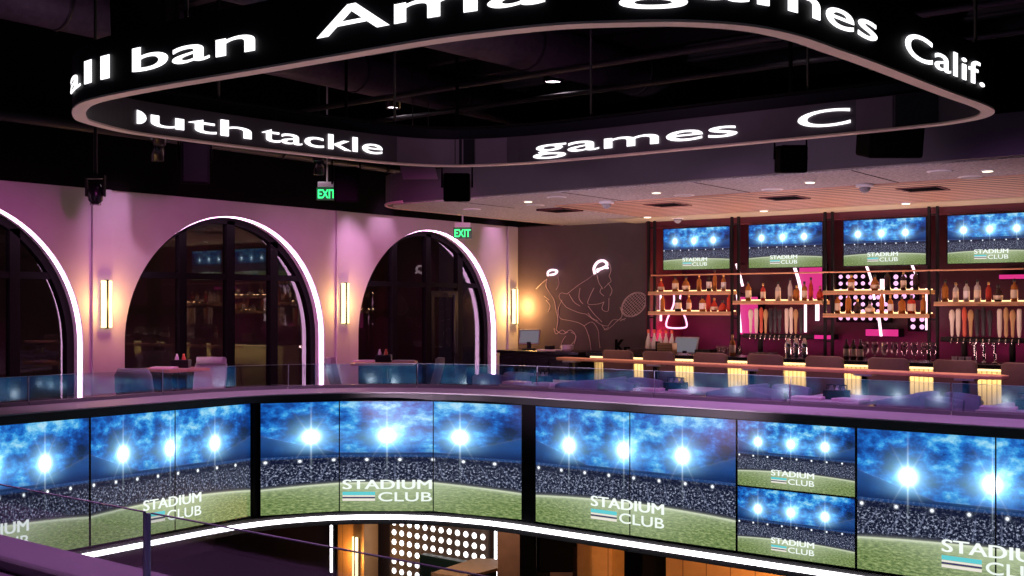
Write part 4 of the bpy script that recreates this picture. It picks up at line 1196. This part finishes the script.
lamp('bar_front_light', 'AREA', (-6.0, 13.40, 1.05), (-6.0, 13.62, .4), 30, (1.0, .78, .40), 5.6, .05)

t = thing('drink_rail', 'long copper brown drink rail in front of the stools', 'drink rail', (-5.9, 12.2, 0))
b = MB()
P = [(-2.95, .42), (2.78, -.22), (2.95, -.14), (2.98, 0), (2.9, .1), (-2.95, .62)]
b.prism([(x, y - .1) for x, y in P], 1.065, 1.105)
b.build('rail_top', M['rail_wood'], t, bevel=.008)
for x in (-2.7, -1.3, .1, 1.5, 2.6):
    y = .37 - (x + 2.95) * .11
    MB().box(x - .03, x + .03, y - .03, y + .03, .02, 1.065).build('leg', M['black'], t)
    MB().box(x - .10, x + .10, y - .08, y + .08, 1.045, 1.065).build('bracket', M['tag_grey'], t)
    MB().box(x - .15, x + .15, y - .15, y + .15, 0, .02).build('foot', M['black'], t)

def stool_proto():
    t = thing('bar_stool', 'x', 'bar stool')
    MB().box(-.21, .21, -.20, .20, .68, .76).build('seat', M['brown_leather'], t, bevel=.03)
    b = MB(); n = 10; N = 0
    rows = [(-.235, .72), (-.255, .95), (-.27, 1.215)]
    for side in (0, .045):
        for y, z in rows:
            for k in range(n + 1):
                x = -.235 + .47 * k / n; bow = .06 * (1 - (2 * k / n - 1) ** 2)
                b.v.append((x, y - bow + side + .06, z - (.03 if z > 1.2 and k in (0, n) else 0)))
    W_ = n + 1; R = 3
    for s in (0, 1):
        for r in range(R - 1):
            for k in range(n):
                o = s * R * W_ + r * W_ + k; b.face((o, o + 1, o + W_ + 1, o + W_), True)
    for r in range(R - 1):
        for k in (0, n): o = r * W_ + k; b.face((o, o + W_, o + R * W_ + W_, o + R * W_))
    for k in range(n):
        for r in (0, R - 1): o = r * W_ + k; b.face((o, o + 1, o + R * W_ + 1, o + R * W_))
    b.build('backrest', M['brown_leather'], t, bevel=.012)
    for sx in (-1, 1):
        for sy in (-1, 1): MB().tube([(sx * .16, sy * .15, .68), (sx * .21, sy * .20, 0)], .016, 8).build('leg', M['black'], t)
    MB().tube([(-.195, -.185, .25), (.195, -.185, .25), (.195, .185, .25), (-.195, .185, .25)], .011, 6, True).build('footrest', M['steel'], t)
    return t
st0 = stool_proto()
SX = [(-8.05, 'leftmost'), (-7.42, 'second'), (-6.67, 'third'), (-5.92, 'fourth'), (-5.16, 'fifth'), (-4.40, 'sixth'), (-3.66, 'seventh'), (-2.88, 'rightmost')]
for k, (x, s) in enumerate(SX):
    o = st0 if k == 0 else copy_tree(st0)
    o.location = (x, 13.02 - (.0 if k < 7 else .25), 0)
    tag(o, ('brown leather bar stool at the bar, %s' % (s if s.endswith('most') else s + ' counted from the left')), 'bar stool', 'brown stools along the bar')

# bar top goods
ZT = 1.14
def glass_thing(name, prof, x, y, z, label, cat, group, key, n=16, mat='tumbler'):
    if key not in protos:
        t = MB().lathe(prof, n=n, cap=False).build(name, M[mat])
        protos[key] = t
    else:
        t = protos[key].copy(); COL.objects.link(t)
    t.location = (x, y, z)
    return tag(t, label, cat, group)
SN = [(.035, 0), (.036, .006), (.008, .012), (.007, .07), (.03, .095), (.043, .14), (.040, .19), (.034, .225), (.031, .225), (.037, .19), (.040, .14), (.025, .10)]
for k, x in enumerate((-4.99, -4.87, -4.75, -4.63, -4.51, -4.39, -4.27, -4.17)):
    glass_thing('stemmed_glass', SN, x, 13.72, ZT, 'clear stemmed glass on the bar top, %s from the left in its row' % ordn[k], 'glass', 'stemmed glasses on the bar', 'snifter')
PT = [(.028, 0), (.030, .004), (.043, .15), (.040, .15), (.028, .012)]
for k, x in enumerate((-7.24, -7.14, -7.05, -6.96, -6.87)):
    glass_thing('pint_glass', PT, x, 15.22, .98, 'clear pint glass below the second television, %s in its row' % ordn[k], 'glass', 'pint glasses on the back counter', 'pint')
SK = [(.032, 0), (.034, .01), (.045, .13), (.045, .17), (.03, .215), (.02, .22), (.018, .25), (.0, .252)]
for k, (x, s) in enumerate(((-6.02, 'left'), (-5.91, 'middle'), (-5.80, 'right'))):
    glass_thing('cocktail_shaker', SK, x, 13.75, ZT, 'steel cocktail shaker on the bar, %s one of three before the taps' % s, 'shaker', 'steel shakers', 'shaker', mat='chrome')
t = thing('bar_caddy', 'pale wooden caddy at the left end of the bar', 'caddy', (-7.80, 13.72, ZT))
MB().box(-.12, .12, -.07, .07, 0, .15).build('box', M['kraft'], t, bevel=.004)
b = MB()
for z in (.04, .075, .11): b.box(-.121, .121, -.073, -.07, z, z + .006)
b.build('slots', M['brown_wood'], t)
MB().box(-.16, -.125, -.05, .03, .0, .17).build('napkin_holder', M['black'], t, bevel=.004)
for k in range(5):
    bottle(-9.02 + k * .105, 15.28, .98 + .0, 'slim', 'clear', None, 'tap_red', 'slim red capped bottle beside the left till, %s from the left' % ordn[k], 'red capped bottles', 1.45)
    prt = None
till(-8.34, 15.22, .98, 0, 'till with grey screen on the back counter below the first television', .40, .25)
t = thing('printer', 'black receipt printer box right of the back counter till', 'printer', (-7.98, 15.2, .98))
MB().box(-.13, .13, -.11, .11, 0, .17).build('case', M['black'], t, bevel=.012)
MB().box(-.08, .08, -.118, -.11, .07, .12).build('paper', M['white_plastic'], t)
for k in range(5):
    glass_thing('wine_glass', SN, -7.78 + k * .085, 15.24, .98 + .0, 'clear wine glass left of the second upright, %s in its row' % ordn[k], 'glass', 'wine glasses on the back counter', 'wine')
bottle(-6.8, 13.72, ZT, 'tall', 'amber', LC, 'cap_gold', 'single amber bottle standing on the bar top below the second television', 'bottles on the bar top')
for k, x in enumerate((-5.24, -5.15, -5.06)):
    bottle(x, 13.74, ZT, 'tall', 'dark', 'label_cream', 'cap_black', 'dark bottle with cream label on the bar, %s left of the stemmed glasses' % ordn[k], 'bottles on the bar top', .9)
CU = [(.026, 0), (.034, .07), (.031, .07), (.024, .006)]
for k, x in enumerate((-3.92, -3.84, -3.76)):
    glass_thing('small_cup', CU, x, 13.72, ZT, 'small cup on the right end of the bar, %s from the left' % ordn[k], 'cup', 'small cups on the bar', 'cup', mat='white_plastic')
for k, x in enumerate((-3.70, -3.60, -3.48)):
    t = thing('soda_tap', 'thin chrome soda tap at the right of the bar, %s from the left' % ordn[k], 'tap', (x, 13.78, ZT), 0, 'chrome soda taps')
    MB().tube([(0, 0, 0), (0, 0, .20), (0, -.03, .235), (0, -.08, .235), (0, -.10, .20)], .012, 8).build('spout', M['chrome'], t)
    MB().lathe([(.03, 0), (.03, .012), (.015, .02)], n=14).build('collar', M['chrome'], t)
# black letters
t = thing('letter_ornament', 'black letter K ornament on the bar end before the mural', 'ornament', (-8.66, 13.74, ZT), RZC * .5)
l = MB(); add_text(l, 'K', lambda x, z, d: (x, -d * .03, z), 0, .14, 0, .19, .03); 
l2 = MB(); add_text(l2, 'r', lambda x, z, d: (x, -d * .03, z), .13, .22, 0, .12, .03)
l.build('large_letter', M['near_black'], t); l2.build('small_letter', M['near_black'], t)
MB().box(-.02, .24, -.05, .02, -.0, .008).build('plinth', M['near_black'], t)
t = thing('ice_well', 'low dark tray on the left bar end', 'tray', (-8.17, 13.72, ZT))
MB().box(-.2, .2, -.08, .1, 0, .05).build('tray', M['brown_leather'], t, bevel=.006)
MB().box(-.18, .18, -.06, .08, .05, .056).build('mat', M['black'], t)

# ------------------------------------------------------------------ dining row by the ledge
def barrel(name, parent, r, z0, z1, mat, th=.045, a0=-100, a1=100, squash=1.0, drop=.045):
    b = MB(); n = 18
    for k in range(n + 1):
        a = math.radians(a0 + (a1 - a0) * k / n)
        zz = z1 - drop * abs(2 * k / n - 1) ** 2.2
        for rr, z in ((r, z0), (r + .03, (z0 + zz) / 2), (r + .035, zz - .015), (r + .02, zz), (r - th + .04, zz), (r - th + .02, zz - .015), (r - th, z0)):
            b.v.append((rr * squash * math.cos(a), rr * math.sin(a), z))
    q = 7
    for k in range(n):
        for j in range(q): w = (j + 1) % q; b.face((k * q + j, (k + 1) * q + j, (k + 1) * q + w, k * q + w), True)
    b.face(tuple(range(q))); b.face(tuple(n * q + j for j in reversed(range(q))))
    return b.build(name, mat, parent)
def dining_chair_proto():
    t = thing('dining_chair', 'x', 'chair')       # back towards +x
    MB().lathe([(.20, .50), (.235, .52), (.235, .57), (.20, .60)], n=20, sy=1.0).build('seat', M['fabric_dark'], t)
    barrel('backrest', t, .235, .50, .985, M['fabric_dark'])
    for a in (45, 135, 225, 315):
        x, y = .17 * math.cos(math.radians(a)), .17 * math.sin(math.radians(a))
        MB().tube([(x, y, .50), (x * 1.25, y * 1.25, 0)], .014, 8).build('leg', M['black'], t)
    return t
ch0 = dining_chair_proto(); used = False
TBL = [(-7.72, 'at the left end of the ledge row'), (-5.94, 'second along the ledge row'), (-4.16, 'third along the ledge row'), (-2.40, 'at the right edge of the ledge row')]
for k, (tx, s) in enumerate(TBL):
    ty = 10.78
    t = thing('dining_table', 'square dining table ' + s, 'table', (tx, ty, 0), 0, 'tables along the balcony ledge')
    MB().box(-.36, .36, -.50, .50, .86, .90).build('tabletop', M['ledge'], t, bevel=.008)
    MB().box(-.04, .04, -.04, .04, .03, .86).build('pedestal', M['black'], t)
    MB().box(-.25, .25, -.25, .25, 0, .03).build('base', M['black'], t)
    for sx, w in ((-1, 'left'), (1, 'right')):
        for sy, w2 in ((-.30, 'ledge'), (.30, 'bar')):
            o = ch0 if not used else copy_tree(ch0); used = True
            o.location = (tx + sx * .58, ty + sy, 0); o.rotation_euler = (0, 0, (0 if sx > 0 else PI) + random.uniform(-.25, .25))
            tag(o, 'grey barrel chair, %s %s side of dining table %s' % (w, w2, s.replace('along the ledge row', 'in the row').replace('of the ledge row', 'of the row')), 'chair', 'barrel chairs along the ledge')
    t = thing('condiment_caddy', 'black condiment caddy on the dining table ' + s, 'caddy', (tx + .02, ty - .18, .90), 0, 'black condiment caddies')
    MB().box(-.11, .11, -.08, .08, 0, .09).build('box', M['black'], t, bevel=.006)
    for x in (-.06, 0, .06): MB().lathe([(.022, .02), (.024, .10), (.012, .125), (.012, .14)], x, .02, 0, 10).build('sauce_bottle', M['tag_grey'] if x else M['white_plastic'], t)
    MB().tube([(-.1, 0, .09), (-.1, 0, .14), (.1, 0, .14), (.1, 0, .09)], .006, 6).build('handle', M['black'], t)
    for j, (dx, dy, rz, w) in enumerate(((-.2, -.36, .15, 'left'), (.22, -.34, -.2, 'right'))):
        m_ = thing('menu', 'pale menu card, %s, on the dining table %s' % (w, s), 'menu', (tx + dx, ty + dy, .90), rz, 'menu cards')
        MB().box(-.15, .15, -.10, .10, 0, .028).build('cover', M['menu'], m_, bevel=.004)
        MB().box(-.12, .12, -.07, .07, .028, .031).build('sheet', M['white_plastic'], m_)

# high tables by the arches
def high_table(x, y, rz, label, w=.62, d=.62, z=1.09):
    t = thing('high_table', label, 'table', (x, y, 0), rz, 'high tables by the arches')
    MB().box(-w / 2, w / 2, -d / 2, d / 2, z - .035, z).build('tabletop', M['rail_wood'], t, bevel=.006)
    MB().tube([(0, 0, .02), (0, 0, z - .035)], .035, 10).build('pedestal', M['black'], t)
    MB().lathe([(.25, 0), (.25, .015), (.05, .03)], n=24).build('base', M['black'], t)
    return t
def high_chair_proto():
    t = thing('high_chair', 'x', 'chair')       # back towards +x
    MB().box(-.22, .22, -.22, .22, .72, .80).build('seat', M['fabric'], t, bevel=.035)
    b = MB(); n = 12
    # curved shell
    rows = [(.16, .74, .21), (.23, .95, .225), (.27, 1.12, .215), (.275, 1.20, .17)]
    for off in (0, .05):
        for xx, z, hw in rows:
            for k in range(n + 1):
                q = 2 * k / n - 1
                b.v.append((xx - .07 * q * q + off - (.0 if off == 0 else 0), q * hw, z))
    W_ = n + 1; R = len(rows)
    for s_ in (0, 1):
        for r in range(R - 1):
            for k in range(n): o = s_ * R * W_ + r * W_ + k; b.face((o, o + 1, o + W_ + 1, o + W_), True)
    for r in range(R - 1):
        for k in (0, n): o = r * W_ + k; b.face((o, o + W_, o + R * W_ + W_, o + R * W_))
    for k in range(n):
        for r in (0, R - 1): o = r * W_ + k; b.face((o, o + 1, o + R * W_ + 1, o + R * W_))
    b.build('backrest', M['fabric'], t, bevel=.012)
    for sx in (-1, 1):
        for sy in (-1, 1): MB().tube([(sx * .17, sy * .17, .73), (sx * .22, sy * .22, 0)], .015, 8).build('leg', M['black'], t)
    MB().tube([(-.2, -.2, .25), (.2, -.2, .25), (.2, .2, .25), (-.2, .2, .25)], .01, 6, True).build('footrest', M['steel'], t)
    return t
hc0 = high_chair_proto()
def high_chair(x, y, rz, label, first=[True]):
    o = hc0 if first[0] else copy_tree(hc0); first[0] = False
    o.location = (x, y, 0); o.rotation_euler = (0, 0, rz); o.scale = (.94, .94, .96)
    tag(o, label, 'chair', 'lavender grey high chairs')
    return o
high_table(-11.0, 7.92, 0, 'high table before the middle arch', .56, .56)
high_chair(-10.52, 7.15, -1.01, 'grey high chair seen from behind, left of the middle arch table')
pc = high_chair(-11.42, 8.66, 2.13, 'lavender high chair with rolled headrest, right of the middle arch table')
rl = MB().tube([(.20, -.19, 1.17), (.25, 0, 1.17), (.20, .19, 1.17)], .05, 12).build('headrest', M['fabric'], pc)
high_table(-9.92, 10.28, RZC, 'high table before the third arch', .78, .6, 1.10)
high_chair(-10.28, 10.00, PI + RZC, 'grey high chair left of the third arch table')
high_chair(-9.56, 10.56, RZC, 'pale high chair right of the third arch table')
def caddy2(x, y, z, label):
    t = thing('condiment_caddy', label, 'caddy', (x, y, z), RZC, 'black condiment caddies')
    MB().box(-.10, .10, -.07, .07, 0, .09).build('box', M['black'], t, bevel=.006)
    for q in (-.05, .03): MB().lathe([(.022, .02), (.024, .11), (.012, .14), (.012, .16)], q, 0, 0, 10).build('sauce_bottle', M['white_plastic'] if q < 0 else M['tap_red'], t)
caddy2(-11.02, 8.02, 1.09, 'black condiment caddy on the high table before the middle arch')
caddy2(-9.92, 10.26, 1.10, 'black condiment caddy on the high table before the third arch')
for x, y, z, rz, s in ((-10.98, 7.76, 1.09, .6, 'pink lit menu on the high table before the middle arch'), (-10.12, 10.12, 1.10, .65, 'menu left of the caddy on the third arch high table'), (-9.72, 10.42, 1.10, .65, 'menu right of the caddy on the third arch high table')):
    m_ = thing('menu', s, 'menu', (x, y, z), rz, 'menu cards')
    MB().box(-.14, .14, -.08, .08, 0, .02).build('cover', M['menu'], m_, bevel=.004)
    MB().box(-.12, .12, -.06, .06, .02, .023).build('sheet', M['white_plastic'], m_)

# ------------------------------------------------------------------ lower floor, seen under the balcony
bulb_panel('wall of round white bulbs on the lower floor', -15.32, -3.62, 12, 8, .205, .19, 16.14, .055, 'bulb_cool')
for x, y, s in ((-17.05, 16.1, 'thin upright white light bar left of the lower bulb wall'), (-12.72, 16.1, 'thin upright white light bar right of the lower bulb wall')):
    t = thing('light_bar', s, 'light bar', (x, y, -3.8), 0, 'upright light bars of the lower floor')
    MB().box(-.02, .02, -.03, 0, .1, 3.2).build('diffuser', M['strip_led'], t)
    MB().box(-.06, .06, 0, .05, 0, 3.25).build('channel', M['black'], t)
for x0, x1, y0, y1, mt, s in ((-16.45, -15.72, 15.7, 16.1, 'orange_wood', 1), (-11.5, -10.0, 14.6, 16.1, 'brown_wood', 2), (-7.92, -7.62, 12.0, 12.3, 'orange_wood', 3), (-6.95, -4.9, 12.2, 12.35, 'orange_wood', 4), (-8.55, -8.3, 12.6, 12.9, 'orange_wood', 5)):
    struct(MB().box(x0, x1, y0, y1, -3.8, -.46).build('wall_lower_%s' % ['pier', 'brown', 'post', 'panel', 'stud'][s - 1], M[mt]))
struct(MB().box(-9.0, -8.72, 11.9, 12.2, -3.8, -.46).build('wall_lower_column', M['near_black']))
struct(MB().box(-7.35, -7.0, 12.3, 12.6, -3.8, -.46).build('wall_lower_column_right', M['near_black']))
struct(MB().box(-8.0, -2, 13.6, 13.7, -3.8, -.46).build('wall_lower_right', M['brown_wood']))
sconce(-15.88, 15.66, -3.55, -2.75, -PI / 2, 'warm sconce on the wooden pier of the lower floor', 30, group='lower floor sconces')
hung_box('loudspeaker', 'speaker', 'black loudspeaker hanging under the balcony by the lower wood posts', -7.72, 10.9, -1.30, .44, .34, .48, RZC, .2, -.45)
t = thing('high_table', 'long lit wooden table top on the lower floor below the bulb wall', 'table', (-12.1, 14.6, -3.8), 0)
b = MB().prism([(-.25, -.7), (.35, -.62), (.5, .9), (-.35, .6)], 1.14, 1.19); b.build('tabletop', M['shelf'], t)
MB().tube([(0, 0, .02), (0, 0, 1.14)], .05, 10).build('pedestal', M['black'], t)
MB().lathe([(.3, 0), (.3, .02), (.05, .04)], n=20).build('base', M['black'], t)
t = thing('banquette', 'dark green banquette back before the lower bulb wall', 'bench', (-13.2, 15.5, -3.8))
MB().box(-.8, .9, -.1, .1, .45, 1.0).build('backrest', pm('green_leather', (.02, .05, .035), .4), t, bevel=.03)
MB().box(-.8, .9, -.6, -.1, .3, .5).build('seat', pm('green_leather_seat', (.02, .05, .035), .4), t, bevel=.03)
MB().box(-.78, .88, -.55, .08, 0, .3).build('plinth', M['black'], t)
t = thing('lounge_sofa', 'dark purple lounge sofa on the lower floor at the left', 'sofa', (-18.8, 9.2, -3.8), .4)
fb = pm('purple_velvet', (.07, .03, .09), .8)
MB().box(-.5, .5, -1.2, 1.2, .15, .45).build('seat', fb, t, bevel=.05)
MB().box(-.6, -.35, -1.2, 1.2, .45, .95).build('backrest', fb, t, bevel=.06)
for y in (-1.25, 1.1): MB().box(-.5, .5, y, y + .2, .2, .65).build('arm', fb, t, bevel=.05)
